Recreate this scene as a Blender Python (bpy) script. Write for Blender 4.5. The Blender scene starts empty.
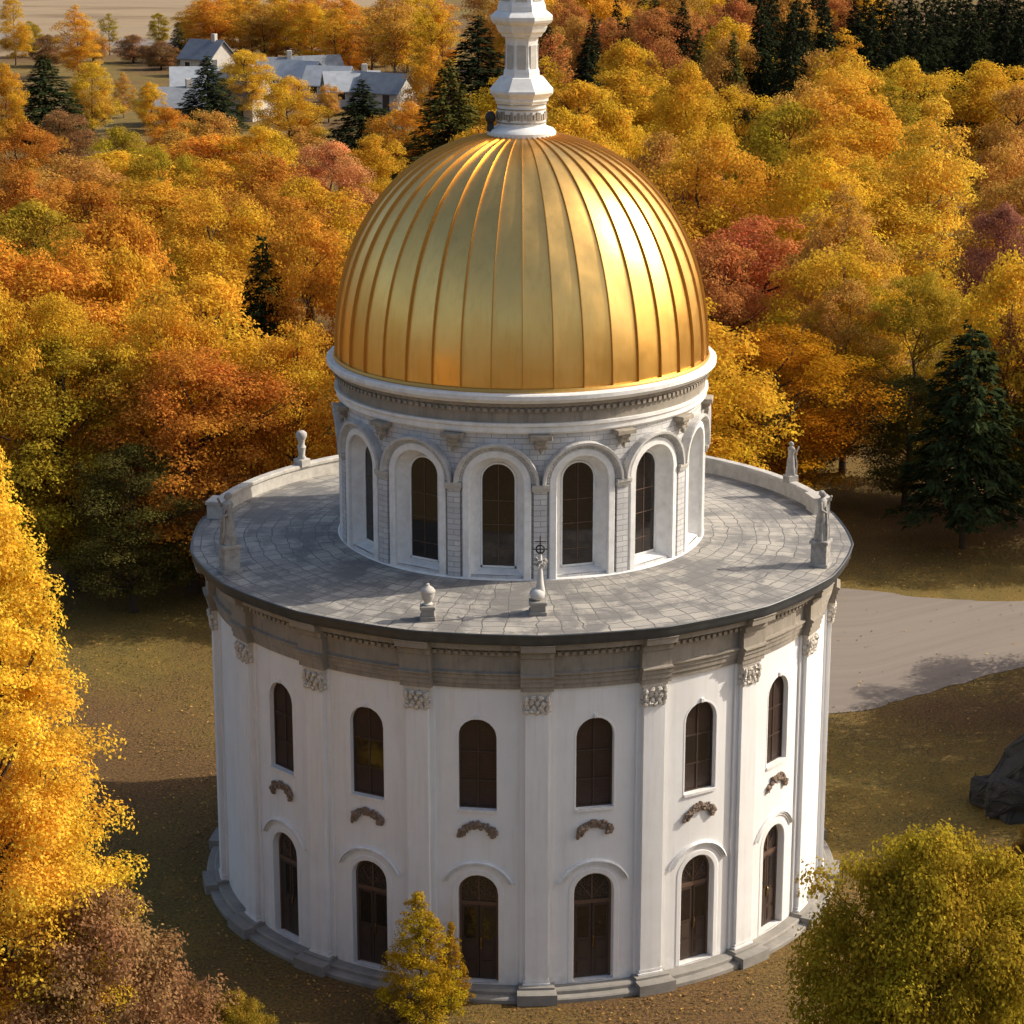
import bpy, math, random
import numpy as np
from mathutils import Vector, Matrix
sc = bpy.context.scene
col = sc.collection
R = math.radians
# ------------------------------------------------------------------ camera
F_PX, PITCH = 2400.0, R(15.5)
CAM = Vector((-0.3, -75.5, 33.2))
cd = bpy.data.cameras.new('camera'); cam = bpy.data.objects.new('camera', cd); col.objects.link(cam)
cam.location = CAM; cam.rotation_euler = (R(90) - PITCH, 0, 0)
cd.sensor_width = 36; cd.lens = F_PX / 1024 * 36; cd.clip_start = 1; cd.clip_end = 4000
sc.camera = cam
# ------------------------------------------------------------------ light
SUN_AZ = math.atan2(0.97, 0.22)      # from +Y towards +X
SUN_EL = R(35)
w = bpy.data.worlds.new('World'); sc.world = w; w.use_nodes = True
nt = w.node_tree; bg = nt.nodes['Background']
sky = nt.nodes.new('ShaderNodeTexSky'); sky.sky_type = 'NISHITA'; sky.sun_disc = False
sky.sun_elevation = SUN_EL; sky.sun_rotation = SUN_AZ; sky.dust_density = 4.0; sky.ozone_density = 0.4
nt.links.new(sky.outputs[0], bg.inputs[0]); bg.inputs[1].default_value = 0.096
sd = bpy.data.lights.new('sun', 'SUN'); so = bpy.data.objects.new('sun', sd); col.objects.link(so)
sd.energy = 2.9; sd.angle = R(0.5); sd.color = (1.0, 0.91, 0.76)
sdir = Vector((math.sin(SUN_AZ) * math.cos(SUN_EL), math.cos(SUN_AZ) * math.cos(SUN_EL), math.sin(SUN_EL)))
so.rotation_euler = sdir.to_track_quat('Z', 'Y').to_euler(); so.location = (60, 20, 60)
vs = sc.view_settings
vs.view_transform = 'Standard'; vs.look = 'None'; vs.gamma = 1; vs.use_curve_mapping = False
vs.exposure = 0.76

# ------------------------------------------------------------------ pixel -> place helpers
_F = Vector((0, math.cos(PITCH), -math.sin(PITCH))); _U = Vector((0, math.sin(PITCH), math.cos(PITCH)))
def ray(x, y): return _F + Vector(((x - 512) / F_PX, 0, 0)) + _U * ((512 - y) / F_PX)
def at(x, y, z=0.0):
    r = ray(x, y); return CAM + r * ((z - CAM.z) / r.z)
def zat(x, y, Y):
    r = ray(x, y); return (CAM + r * ((Y - CAM.y) / r.y)).z
def depth(P): return (Vector(P) - CAM).dot(_F)

# ------------------------------------------------------------------ tagging
def tag(o, label=None, cat=None, group=None, kind=None):
    if label: o['label'] = label
    if cat: o['category'] = cat
    if group: o['group'] = group
    if kind: o['kind'] = kind
    return o
def empty(name, loc, rz=0.0, parent=None):
    o = bpy.data.objects.new(name, None); col.objects.link(o); o.location = loc; o.rotation_euler = (0, 0, rz)
    o.empty_display_size = .3
    if parent: o.parent = parent
    return o
def link(name, me, parent=None, loc=(0, 0, 0), rz=0.0):
    o = bpy.data.objects.new(name, me); col.objects.link(o); o.location = loc; o.rotation_euler = (0, 0, rz)
    if parent: o.parent = parent
    return o
def copy_tree(o, parent=None):
    c = o.copy(); col.objects.link(c); c.parent = parent
    for ch in list(o.children): copy_tree(ch, c)
    return c

# ------------------------------------------------------------------ materials
class NT:
    def __init__(s, name):
        s.m = bpy.data.materials.new(name); s.m.use_nodes = True; s.t = s.m.node_tree; s.n = s.t.nodes
        s.b = s.n['Principled BSDF']; s.out = s.n['Material Output']
    def new(s, typ, **kw):
        n = s.n.new(typ)
        for k, v in kw.items(): setattr(n, k, v)
        return n
    def L(s, a, b): s.t.links.new(a, b)
    def coord(s, which='Object'): return s.new('ShaderNodeTexCoord').outputs[which]
    def noise(s, vec, scale, detail=4, rough=.55, dist=0.0):
        n = s.new('ShaderNodeTexNoise'); n.inputs['Scale'].default_value = scale; n.inputs['Detail'].default_value = detail
        n.inputs['Roughness'].default_value = rough; n.inputs['Distortion'].default_value = dist
        if vec is not None: s.L(vec, n.inputs['Vector'])
        return n.outputs['Fac']
    def mapping(s, vec, scale=(1, 1, 1), loc=(0, 0, 0)):
        n = s.new('ShaderNodeMapping'); n.inputs['Scale'].default_value = scale; n.inputs['Location'].default_value = loc
        s.L(vec, n.inputs['Vector']); return n.outputs[0]
    def ramp(s, fac, stops):
        n = s.new('ShaderNodeValToRGB'); cr = n.color_ramp
        while len(cr.elements) < len(stops): cr.elements.new(.5)
        for e, (p, c) in zip(cr.elements, stops):
            e.position = p; e.color = (*c, 1) if not isinstance(c, (int, float)) else (c, c, c, 1)
        s.L(fac, n.inputs[0]); return n.outputs[0]
    def mix(s, fac, a, b, mode='MIX'):
        n = s.new('ShaderNodeMix', data_type='RGBA', blend_type=mode)
        for v, i in ((fac, 0), (a, 6), (b, 7)):
            if hasattr(v, 'is_output'): s.L(v, n.inputs[i])
            elif i == 0: n.inputs[0].default_value = v
            else: n.inputs[i].default_value = (*v, 1)
        return n.outputs[2]
    def math(s, op, a, b=0.0):
        n = s.new('ShaderNodeMath', operation=op)
        for v, i in ((a, 0), (b, 1)):
            if hasattr(v, 'is_output'): s.L(v, n.inputs[i])
            else: n.inputs[i].default_value = v
        return n.outputs[0]
    def bump(s, h, strength=.3, dist=.02):
        n = s.new('ShaderNodeBump'); n.inputs['Strength'].default_value = strength; n.inputs['Distance'].default_value = dist
        s.L(h, n.inputs['Height']); s.L(n.outputs[0], s.b.inputs['Normal']); return n
    def color(s, c):
        if hasattr(c, 'is_output'): s.L(c, s.b.inputs['Base Color'])
        else: s.b.inputs['Base Color'].default_value = (*c, 1)
    def rough(s, r):
        if hasattr(r, 'is_output'): s.L(r, s.b.inputs['Roughness'])
        else: s.b.inputs['Roughness'].default_value = r

def mottled(name, c1, c2, scale=2.0, rough=.8, bump=.2, dist=.02, fine=30, metal=0.0):
    k = NT(name); v = k.coord()
    n = k.noise(v, scale, 6, .6); n2 = k.noise(v, fine, 3, .6)
    c = k.mix(k.ramp(n, [(.3, 0.0), (.7, 1.0)]), c1, c2)
    c = k.mix(k.math('MULTIPLY', n2, .35), c, tuple(x * .6 for x in c1))
    k.color(c); k.rough(rough); k.b.inputs['Metallic'].default_value = metal
    if bump: k.bump(n2, bump, dist)
    return k.m

M = {}
def build_materials():
    # white lime plaster with rain streaks and dirt
    k = NT('white_plaster'); v = k.coord()
    n = k.noise(v, .9, 6, .65); st = k.noise(k.mapping(v, (3.2, 3.2, .22)), 1.4, 5, .65); fine = k.noise(v, 26, 4, .7)
    c = k.mix(k.ramp(n, [(.35, 0.0), (.75, 1.0)]), (.81, .80, .795), (.745, .73, .715))
    c = k.mix(k.math('MULTIPLY', k.ramp(st, [(.5, 0.0), (.8, 1.0)]), .33), c, (.50, .46, .40))
    sep = k.new('ShaderNodeSeparateXYZ'); k.L(k.new('ShaderNodeNewGeometry').outputs['Position'], sep.inputs[0])
    mr = k.new('ShaderNodeMapRange'); k.L(sep.outputs['Z'], mr.inputs[0])
    for i, q in ((1, .3), (2, 1.3), (3, .5), (4, 0.0)): mr.inputs[i].default_value = q
    dirt = k.math('MULTIPLY', mr.outputs[0], k.ramp(k.noise(v, 2.5, 6, .7), [(.35, 0.0), (.7, 1.0)]))
    c = k.mix(dirt, c, (.42, .37, .30))
    k.color(c); k.rough(.85); k.bump(fine, .25, .012); M['plaster'] = k.m
    # painted trim
    k = NT('white_trim'); v = k.coord(); n = k.noise(v, 3, 6, .65); fine = k.noise(v, 40, 3, .7)
    c = k.mix(k.ramp(n, [(.4, 0.0), (.75, 1.0)]), (.80, .79, .77), (.62, .60, .57))
    k.color(c); k.rough(.7); k.bump(fine, .2, .008); M['trim'] = k.m
    # painted brick
    k = NT('painted_brick'); uv = k.coord('UV')
    br = k.new('ShaderNodeTexBrick'); k.L(uv, br.inputs['Vector'])
    br.inputs['Scale'].default_value = 1; br.inputs['Brick Width'].default_value = .46; br.inputs['Row Height'].default_value = .17
    br.inputs['Mortar Size'].default_value = .012; br.inputs['Mortar Smooth'].default_value = .3
    br.inputs['Color1'].default_value = (.62, .61, .60, 1); br.inputs['Color2'].default_value = (.50, .495, .50, 1); br.inputs['Mortar'].default_value = (.30, .29, .28, 1)
    n = k.noise(k.coord(), 2.2, 6, .65)
    c = k.mix(k.math('MULTIPLY', k.ramp(n, [(.4, 0.0), (.7, 1.0)]), .55), br.outputs['Color'], (.40, .385, .37))
    k.color(c); k.rough(.85)
    inv = k.math('SUBTRACT', 1.0, br.outputs['Fac']); k.bump(inv, .6, .02); M['brick'] = k.m
    # weathered limestone of the entablature
    k = NT('weathered_stone'); v = k.coord()
    n = k.noise(v, 1.3, 7, .65); st = k.noise(k.mapping(v, (4, 4, .5)), 1.6, 5, .6); fine = k.noise(v, 35, 4, .7)
    c = k.mix(k.ramp(n, [(.3, 0.0), (.7, 1.0)]), (.35, .30, .245), (.22, .195, .16))
    c = k.mix(k.math('MULTIPLY', k.ramp(st, [(.5, 0.0), (.75, 1.0)]), .6), c, (.12, .105, .09))
    k.color(c); k.rough(.9); k.bump(fine, .35, .015); M['stone'] = k.m
    M['pale_stone'] = mottled('pale_carved_stone', (.60, .57, .52), (.36, .34, .31), 3.0, .85, .4, .02)
    M['capital'] = mottled('cream_carved_stone', (.72, .67, .60), (.50, .44, .37), 6.0, .85, .4, .02)
    M['hood'] = mottled('grey_white_moulding', (.68, .66, .63), (.42, .40, .38), 4.0, .8, .3, .015)
    M['statue'] = mottled('grey_weathered_sculpture', (.44, .42, .39), (.20, .19, .175), 5.0, .9, .5, .02)
    M['plinth'] = mottled('plinth_stone', (.34, .31, .27), (.20, .19, .175), 1.6, .9, .35, .02)
    M['garland'] = mottled('brown_plaster_garland', (.30, .21, .15), (.15, .11, .085), 9, .9, .5, .02)
    M['bracket'] = mottled('bracket_stone', (.42, .36, .28), (.22, .19, .16), 7, .9, .5, .02)
    # roof paving
    k = NT('roof_paving'); uv = k.coord('UV'); v = k.coord()
    dn = k.new('ShaderNodeTexNoise'); dn.inputs['Scale'].default_value = 1.3; k.L(uv, dn.inputs['Vector'])
    vm = k.new('ShaderNodeVectorMath', operation='MULTIPLY_ADD'); k.L(dn.outputs['Color'], vm.inputs[0]); vm.inputs[1].default_value = (.34, .34, 0); k.L(uv, vm.inputs[2])
    br = k.new('ShaderNodeTexBrick'); k.L(vm.outputs[0], br.inputs['Vector']); br.offset = .0
    br.inputs['Scale'].default_value = 1; br.inputs['Brick Width'].default_value = .56; br.inputs['Row Height'].default_value = .46
    br.inputs['Mortar Size'].default_value = .018; br.inputs['Mortar Smooth'].default_value = .2; br.inputs['Bias'].default_value = -.1
    br.inputs['Color1'].default_value = (.40, .37, .325, 1); br.inputs['Color2'].default_value = (.265, .25, .23, 1); br.inputs['Mortar'].default_value = (.10, .095, .09, 1)
    n = k.noise(v, .8, 7, .7, .4); n2 = k.noise(v, 14, 5, .7)
    c = k.mix(k.math('MULTIPLY', k.ramp(n, [(.43, 0.0), (.56, 1.0)]), .8), br.outputs['Color'], (.13, .127, .125))
    c = k.mix(k.math('MULTIPLY', k.ramp(n2, [(.5, 0.0), (.7, 1.0)]), .35), c, (.24, .20, .15))
    k.color(c); k.rough(.75)
    h = k.math('ADD', k.math('SUBTRACT', 1.0, br.outputs['Fac']), k.math('MULTIPLY', n2, .3)); k.bump(h, .6, .02); M['paving'] = k.m
    M['gutter'] = mottled('dark_lead_gutter', (.055, .062, .072), (.095, .10, .105), 2.5, .5, .2, .01, metal=.3)
    # gold leaf panels
    k = NT('gold_leaf'); v = k.coord()
    a = k.new('ShaderNodeAttribute', attribute_name='panel'); n = k.noise(v, 1.1, 6, .65); st = k.noise(k.mapping(v, (5, 5, .5)), 1.2, 5, .6)
    c = k.mix(a.outputs['Fac'], (.98, .61, .20), (.90, .53, .15))
    c = k.mix(k.math('MULTIPLY', k.ramp(st, [(.5, 0.0), (.8, 1.0)]), .3), c, (.52, .30, .08))
    k.color(c); k.b.inputs['Metallic'].default_value = 1.0
    mr = k.new('ShaderNodeMapRange'); k.L(n, mr.inputs[0]); mr.inputs[1].default_value = .3; mr.inputs[2].default_value = .7
    mr.inputs[3].default_value = .29; mr.inputs[4].default_value = .42
    k.rough(mr.outputs[0]); k.bump(k.noise(v, 2.2, 3, .5), .12, .04); M['gold'] = k.m
    k = NT('gold_seam'); k.color((.60, .35, .10)); k.b.inputs['Metallic'].default_value = 1; k.rough(.45)
    k.bump(k.noise(k.coord(), 20, 3), .2, .01); M['gold_seam'] = k.m
    # dark timber
    k = NT('dark_timber'); v = k.coord(); g = k.noise(k.mapping(v, (14, 14, 1.2)), 2, 5, .6)
    k.color(k.mix(g, (.075, .042, .026), (.026, .016, .012))); k.rough(.6); k.bump(g, .3, .008); M['wood'] = k.m
    k = NT('brown_frame_timber'); v = k.coord(); g = k.noise(k.mapping(v, (14, 14, 1.2)), 2, 5, .6)
    k.color(k.mix(g, (.16, .085, .05), (.07, .042, .03))); k.rough(.6); k.bump(g, .3, .008); M['wood_frame'] = k.m
    # louvred shutter: fine slats as bump and tone
    k = NT('louvred_timber'); v = k.coord(); sx = k.new('ShaderNodeSeparateXYZ'); k.L(v, sx.inputs[0])
    wv = k.math('FRACT', k.math('MULTIPLY', sx.outputs['Z'], 15.0)); g = k.noise(v, 3, 4, .6)
    c = k.mix(g, (.075, .042, .030), (.035, .022, .018))
    c = k.mix(k.ramp(wv, [(.0, 1.0), (.18, 0.0)]), c, (.012, .008, .007))
    k.color(c); k.rough(.55); k.bump(wv, .7, .03); M['louvre'] = k.m
    k = NT('dark_window_glass'); v = k.coord(); n = k.noise(v, 1.5, 3)
    k.color(k.mix(n, (.030, .020, .014), (.012, .011, .012))); k.rough(.06); k.b.inputs['IOR'].default_value = 1.55
    k.bump(k.noise(v, 3.5, 2), .08, .02); M['glass'] = k.m
    k = NT('leaded_fanlight'); v = k.coord(); vo = k.new('ShaderNodeTexVoronoi', feature='DISTANCE_TO_EDGE'); vo.inputs['Scale'].default_value = 13; k.L(v, vo.inputs['Vector'])
    k.color(k.mix(k.ramp(vo.outputs['Distance'], [(.04, 1.0), (.12, 0.0)]), (.016, .013, .012), (.085, .06, .045))); k.rough(.35); M['fanlight'] = k.m
    M['brass'] = mottled('old_brass', (.45, .30, .12), (.25, .16, .07), 20, .4, .1, .005, metal=1)
    M['iron'] = mottled('dark_iron', (.035, .033, .03), (.06, .05, .04), 12, .6, .2, .01, metal=.5)
    M['bark'] = mottled('tree_bark', (.085, .06, .042), (.035, .025, .018), 6, .95, .8, .05)
    M['birch_bark'] = mottled('pale_grey_bark', (.30, .26, .21), (.11, .09, .07), 4, .95, .6, .03)
    # foliage: colour of each tree from its object colour
    for nm, trans in (('autumn_leaves', .42), ('needles', .12)):
        k = NT(nm); oi = k.new('ShaderNodeObjectInfo'); at_ = k.new('ShaderNodeAttribute', attribute_name='leafvar')
        pn = k.noise(k.coord(), 3.2 if nm == 'autumn_leaves' else 5, 3, .5)
        hs = k.new('ShaderNodeHueSaturation'); k.L(oi.outputs['Color'], hs.inputs['Color'])
        hv = k.new('ShaderNodeMapRange'); k.L(pn, hv.inputs[0])
        for i, q in ((1, .3), (2, .7), (3, .484), (4, .522)): hv.inputs[i].default_value = q
        k.L(hv.outputs[0], hs.inputs['Hue'])
        vv = k.new('ShaderNodeMapRange'); k.L(at_.outputs['Fac'], vv.inputs[0]); vv.inputs[3].default_value = .55; vv.inputs[4].default_value = 1.3
        k.L(vv.outputs[0], hs.inputs['Value'])
        df = k.new('ShaderNodeBsdfDiffuse'); tr = k.new('ShaderNodeBsdfTranslucent'); mx = k.new('ShaderNodeMixShader'); mx.inputs[0].default_value = trans
        k.L(hs.outputs[0], df.inputs[0]); k.L(hs.outputs[0], tr.inputs[0]); k.L(df.outputs[0], mx.inputs[1]); k.L(tr.outputs[0], mx.inputs[2])
        k.L(mx.outputs[0], k.out.inputs[0]); k.n.remove(k.b); M[nm] = k.m
    # ground
    k = NT('autumn_lawn'); v = k.coord()
    n1 = k.noise(v, .055, 6, .6); n2 = k.noise(v, .5, 6, .65, .5); n3 = k.noise(v, 9, 4, .75)
    grass = k.mix(k.ramp(n2, [(.35, 0.0), (.65, 1.0)]), (.105, .082, .010), (.20, .128, .014))
    litter = k.mix(n2, (.135, .062, .013), (.07, .032, .010))
    c = k.mix(k.ramp(n1, [(.45, 0.0), (.60, 1.0)]), grass, litter)
    c = k.mix(k.math('MULTIPLY', k.ramp(n3, [(.45, 0.0), (.62, 1.0)]), .55), c, (.25, .14, .022))
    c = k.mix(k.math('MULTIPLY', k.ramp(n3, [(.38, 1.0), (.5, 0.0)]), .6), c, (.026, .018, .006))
    k.color(c); k.rough(.95); k.bump(n3, .9, .08); M['lawn'] = k.m
    k = NT('dry_field'); v = k.coord(); n1 = k.noise(k.mapping(v, (.02, .07, 1)), 1, 6, .6); n3 = k.noise(v, 1.2, 5, .7)
    c = k.ramp(n1, [(.3, (.17, .11, .055)), (.5, (.33, .235, .135)), (.7, (.24, .185, .12))])
    c = k.mix(k.math('MULTIPLY', n3, .4), c, (.15, .10, .05)); k.color(c); k.rough(.95); M['field'] = k.m
    k = NT('dusty_asphalt'); v = k.coord(); uv = k.coord('UV')
    n1 = k.noise(v, .22, 6, .6); n2 = k.noise(v, 18, 4, .75); st = k.noise(k.mapping(uv, (.05, 1.1, 1)), 1, 5, .65)
    c = k.mix(k.ramp(st, [(.35, 0.0), (.65, 1.0)]), (.185, .158, .132), (.235, .20, .168))
    c = k.mix(k.math('MULTIPLY', n1, .5), c, (.21, .165, .13))
    c = k.mix(k.math('MULTIPLY', k.ramp(n2, [(.55, 0.0), (.7, 1.0)]), .35), c, (.40, .30, .20)); k.color(c); k.rough(.9); k.bump(n2, .35, .015); M['road'] = k.m
    k = NT('fallen_leaves'); a = k.new('ShaderNodeAttribute', attribute_name='leafvar')
    k.color(k.ramp(a.outputs['Fac'], [(0, (.09, .045, .018)), (.35, (.22, .10, .025)), (.6, (.36, .19, .03)), (.8, (.46, .28, .06)), (1, (.30, .12, .03))])); k.rough(.9); M['litter'] = k.m
    k = NT('lawn_grass'); a = k.new('ShaderNodeAttribute', attribute_name='leafvar')
    k.color(k.ramp(a.outputs['Fac'], [(0, (.035, .032, .006)), (.5, (.10, .072, .011)), (1, (.22, .135, .02))])); k.rough(.9); M['grass'] = k.m
    M['house_wall'] = mottled('house_render', (.62, .58, .52), (.48, .45, .41), 1.5, .85, .1, .02)
    M['roof_blue'] = mottled('blue_grey_sheet_roof', (.22, .245, .28), (.14, .155, .18), 1.2, .5, .1, .02)
    M['roof_pale'] = mottled('pale_sheet_roof', (.42, .45, .49), (.30, .32, .35), 1.2, .45, .1, .02)
    k = NT('dark_mossy_rock'); v = k.coord(); n = k.noise(v, 1.6, 7, .65); lay = k.noise(k.mapping(v, (1, 1, 5)), 1.3, 5, .6); f = k.noise(v, 14, 4, .7)
    c = k.mix(k.ramp(lay, [(.35, 0.0), (.65, 1.0)]), (.018, .017, .016), (.040, .037, .034)); c = k.mix(k.math('MULTIPLY', k.ramp(n, [(.5, 0.0), (.65, 1.0)]), .6), c, (.034, .032, .012))
    k.color(c); k.rough(.9); k.bump(k.math('ADD', f, k.math('MULTIPLY', lay, 1.5)), .7, .06); M['rock'] = k.m
build_materials()

# ------------------------------------------------------------------ mesh builder
class MB:
    def __init__(s): s.v = []; s.f = []; s.uv = {}; s.attr = []
    def add(s, vs, fs, uvs=None):
        o = len(s.v); s.v += [tuple(p) for p in vs]; s.f += [tuple(i + o for i in f) for f in fs]
        if uvs is not None:
            for i, t in enumerate(uvs): s.uv[o + i] = t
    def mesh(s, name, mat, smooth=False, split=None):
        me = bpy.data.meshes.new(name); me.from_pydata(s.v, [], s.f)
        if s.uv:
            ul = me.uv_layers.new(name='UVMap')
            for l in me.loops: ul.data[l.index].uv = s.uv.get(l.vertex_index, (0, 0))
        me.materials.append(mat)
        if smooth:
            me.polygons.foreach_set('use_smooth', [True] * len(me.polygons))
            if split: me.set_sharp_from_angle(angle=R(split))
        me.update(); return me
    def build(s, name, mat, parent=None, loc=(0, 0, 0), rz=0.0, smooth=False, split=None):
        return link(name, s.mesh(name, mat, smooth, split), parent, loc, rz)
    def box(s, x0, x1, y0, y1, z0, z1):
        s.add([(x0, y0, z0), (x1, y0, z0), (x1, y1, z0), (x0, y1, z0), (x0, y0, z1), (x1, y0, z1), (x1, y1, z1), (x0, y1, z1)],
              [(0, 3, 2, 1), (4, 5, 6, 7), (0, 1, 5, 4), (1, 2, 6, 5), (2, 3, 7, 6), (3, 0, 4, 7)])
    def bbox(s, x0, x1, y0, y1, z0, z1, b=.015):     # box with chamfered vertical and top edges
        P = lambda e, z: [(x0 + e, y0, z), (x1 - e, y0, z), (x1, y0 + e, z), (x1, y1 - e, z), (x1 - e, y1, z), (x0 + e, y1, z), (x0, y1 - e, z), (x0, y0 + e, z)]
        def Q(i, z):
            return [(x0 + i + b, y0 + i, z), (x1 - i - b, y0 + i, z), (x1 - i, y0 + i + b, z), (x1 - i, y1 - i - b, z), (x1 - i - b, y1 - i, z), (x0 + i + b, y1 - i, z), (x0 + i, y1 - i - b, z), (x0 + i, y0 + i + b, z)]
        vs = Q(0, z0) + Q(0, z1 - b) + Q(b, z1)
        fs = [tuple(range(7, -1, -1)), tuple(range(16, 24))]
        for a in (0, 8):
            for i in range(8): j = (i + 1) % 8; fs.append((a + i, a + j, a + 8 + j, a + 8 + i))
        s.add(vs, fs)
    def arcbox(s, tc, half_u, r0, r1, z0, z1, n=6, flare=0.0):   # block bent to the drum; half width in metres at r1
        vs = []
        for i in range(n + 1):
            u = -1 + 2 * i / n
            for r, z, hu in ((r0, z0, half_u), (r1, z0, half_u), (r1 + flare, z1, half_u + flare), (r0, z1, half_u + flare)):
                vs.append(cyl(tc + u * hu / r1, r, z))
        fs = [(0, 1, 2, 3), tuple(4 * n + k for k in (3, 2, 1, 0))]
        for i in range(n):
            a = 4 * i; b = a + 4
            for k in range(4): l = (k + 1) % 4; fs.append((a + k, b + k, b + l, a + l))
        s.add(vs, fs, [(math.atan2(p[0], -p[1]) * r1, p[2]) for p in vs])
    def lathe(s, prof, t0=0.0, t1=2 * math.pi, n=96, caps=False, origin=(0, 0, 0), closed=False):
        full = abs(t1 - t0 - 2 * math.pi) < 1e-6; cols = n if full else n + 1; m = len(prof); vs = []; uv = []
        L = [0.0]
        for a, b in zip(prof, prof[1:]): L.append(L[-1] + math.hypot(b[0] - a[0], b[1] - a[1]))
        for i in range(cols):
            t = t0 + (t1 - t0) * i / n
            for (r, z), l in zip(prof, L):
                p = cyl(t, r, z); vs.append((p[0] + origin[0], p[1] + origin[1], p[2] + origin[2])); uv.append((t * max(r, .01), z))
        fs = []
        mm = m if closed else m - 1
        for i in range(n):
            a = i * m; b = ((i + 1) % cols) * m
            for k in range(mm): l = (k + 1) % m; fs.append((a + k, b + k, b + l, a + l))
        if caps and not full: fs.append(tuple(range(m))); fs.append(tuple((cols - 1) * m + k for k in range(m - 1, -1, -1)))
        s.add(vs, fs, uv)
    def tube(s, pts, rads, n=6, cap=True):
        pts = [Vector(p) for p in pts]; vs = []; prev = None
        for i, p in enumerate(pts):
            d = (pts[min(i + 1, len(pts) - 1)] - pts[max(i - 1, 0)]).normalized()
            x = d.orthogonal().normalized() if prev is None else (prev - d * prev.dot(d)).normalized()
            prev = x; y = d.cross(x)
            for k in range(n): a = 2 * math.pi * k / n; vs.append(p + (x * math.cos(a) + y * math.sin(a)) * rads[i])
        fs = []
        for i in range(len(pts) - 1):
            for k in range(n): l = (k + 1) % n; fs.append((i * n + k, i * n + l, (i + 1) * n + l, (i + 1) * n + k))
        if cap: fs.append(tuple(range(n - 1, -1, -1))); fs.append(tuple((len(pts) - 1) * n + k for k in range(n)))
        s.add(vs, fs)
    def blob(s, c, sx, sy, sz, rng, n=7, m=4, rough=.25):
        vs = [(c[0], c[1], c[2] - sz)]
        for i in range(1, m):
            a = -math.pi / 2 + math.pi * i / m
            for k in range(n):
                b = 2 * math.pi * k / n; q = 1 + rng.uniform(-rough, rough)
                vs.append((c[0] + sx * q * math.cos(a) * math.cos(b), c[1] + sy * q * math.cos(a) * math.sin(b), c[2] + sz * q * math.sin(a)))
        vs.append((c[0], c[1], c[2] + sz)); last = len(vs) - 1; fs = []
        for k in range(n):
            l = (k + 1) % n; fs.append((0, 1 + l, 1 + k)); fs.append((last, 1 + (m - 2) * n + k, 1 + (m - 2) * n + l))
            for i in range(m - 2): fs.append((1 + i * n + k, 1 + i * n + l, 1 + (i + 1) * n + l, 1 + (i + 1) * n + k))
        s.add(vs, fs)
def rim(t):
    d = (t - PH + step / 2) % step - step / 2
    return .45 * math.cos(step / 2) / math.cos(step / 2 - abs(d)) + .556
def cyl(t, r, z): return (r * math.sin(t), -r * math.cos(t), z)

# ------------------------------------------------------------------ wall bays with arched openings
def bay(mb, tc, Rw, W, z0, z1, ops, n=10):
    us = {-W / 2, W / 2, 0.0}
    for o in ops:
        for k in range(n + 1): us.add(round(o['w'] / 2 * math.cos(math.pi * k / n), 5))
    us = sorted(us); full = []
    for a, b in zip(us, us[1:]):
        q = max(1, int((b - a) / .25)); full += [a + (b - a) * i / q for i in range(q)]
    us = full + [us[-1]]
    P = lambda u, z, r=Rw: cyl(tc + u / Rw, r, z)
    def quad(a, b, la, lb, ha, hb):
        if ha - la < 1e-5 and hb - lb < 1e-5: return
        mb.add([P(a, la), P(b, lb), P(b, hb), P(a, ha)], [(0, 1, 2, 3)], [(tc * Rw + a, la), (tc * Rw + b, lb), (tc * Rw + b, hb), (tc * Rw + a, ha)])
    for a, b in zip(us, us[1:]):
        m = (a + b) / 2; la = lb = z0
        for o in ops:
            r = o['w'] / 2
            if abs(m) < r:
                quad(a, b, la, lb, o['zb'], o['zb'])
                la = o['zs'] + math.sqrt(max(0, r * r - a * a)); lb = o['zs'] + math.sqrt(max(0, r * r - b * b))
        quad(a, b, la, lb, z1, z1)
def arch_path(hw, zb, zs, n=18, jambs=True):
    pts = []
    if jambs:
        k = 5; pts += [(-hw, zb + (zs - zb) * i / k, -1.0, 0.0) for i in range(k)]
    for i in range(n + 1):
        a = math.pi - math.pi * i / n; pts.append((hw * math.cos(a), zs + hw * math.sin(a), math.cos(a), math.sin(a)))
    if jambs: pts += [(hw, zs - (zs - zb) * (i + 1) / k, 1.0, 0.0) for i in range(k)]
    return pts
def reveal(mb, tc, Rw, Ri, hw, zb, zs, hwi=None, zbi=None):
    hwi = hwi or hw; zbi = zb if zbi is None else zbi
    A = arch_path(hw, zb, zs); B = arch_path(hwi, zbi, zs); vs = []
    for (u, z, _, _), (ui, zi, _, _) in zip(A, B): vs += [cyl(tc + u / Rw, Rw, z), cyl(tc + ui / Rw, Ri, zi)]
    N = len(A); fs = [(2 * i, 2 * i + 1, 2 * i + 3, 2 * i + 2) for i in range(N - 1)]; fs.append((0, 2 * N - 2, 2 * N - 1, 1))
    mb.add(vs, fs)
def arch_strip(mb, hw, zb, zs, prof, to, n=18, jambs=True):
    # prof: (offset outward from the opening, proud) ; to(u, proud, z) -> point
    path = arch_path(hw, zb, zs, n, jambs); m = len(prof); vs = []
    for (u, z, nu, nz) in path:
        for o, pr in prof: vs.append(to(u + nu * o, pr, z + nz * o))
    fs = []
    for i in range(len(path) - 1):
        for k in range(m): l = (k + 1) % m; fs.append((i * m + k, i * m + l, (i + 1) * m + l, (i + 1) * m + k))
    fs.append(tuple(range(m - 1, -1, -1))); fs.append(tuple((len(path) - 1) * m + k for k in range(m)))
    mb.add(vs, fs)
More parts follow.
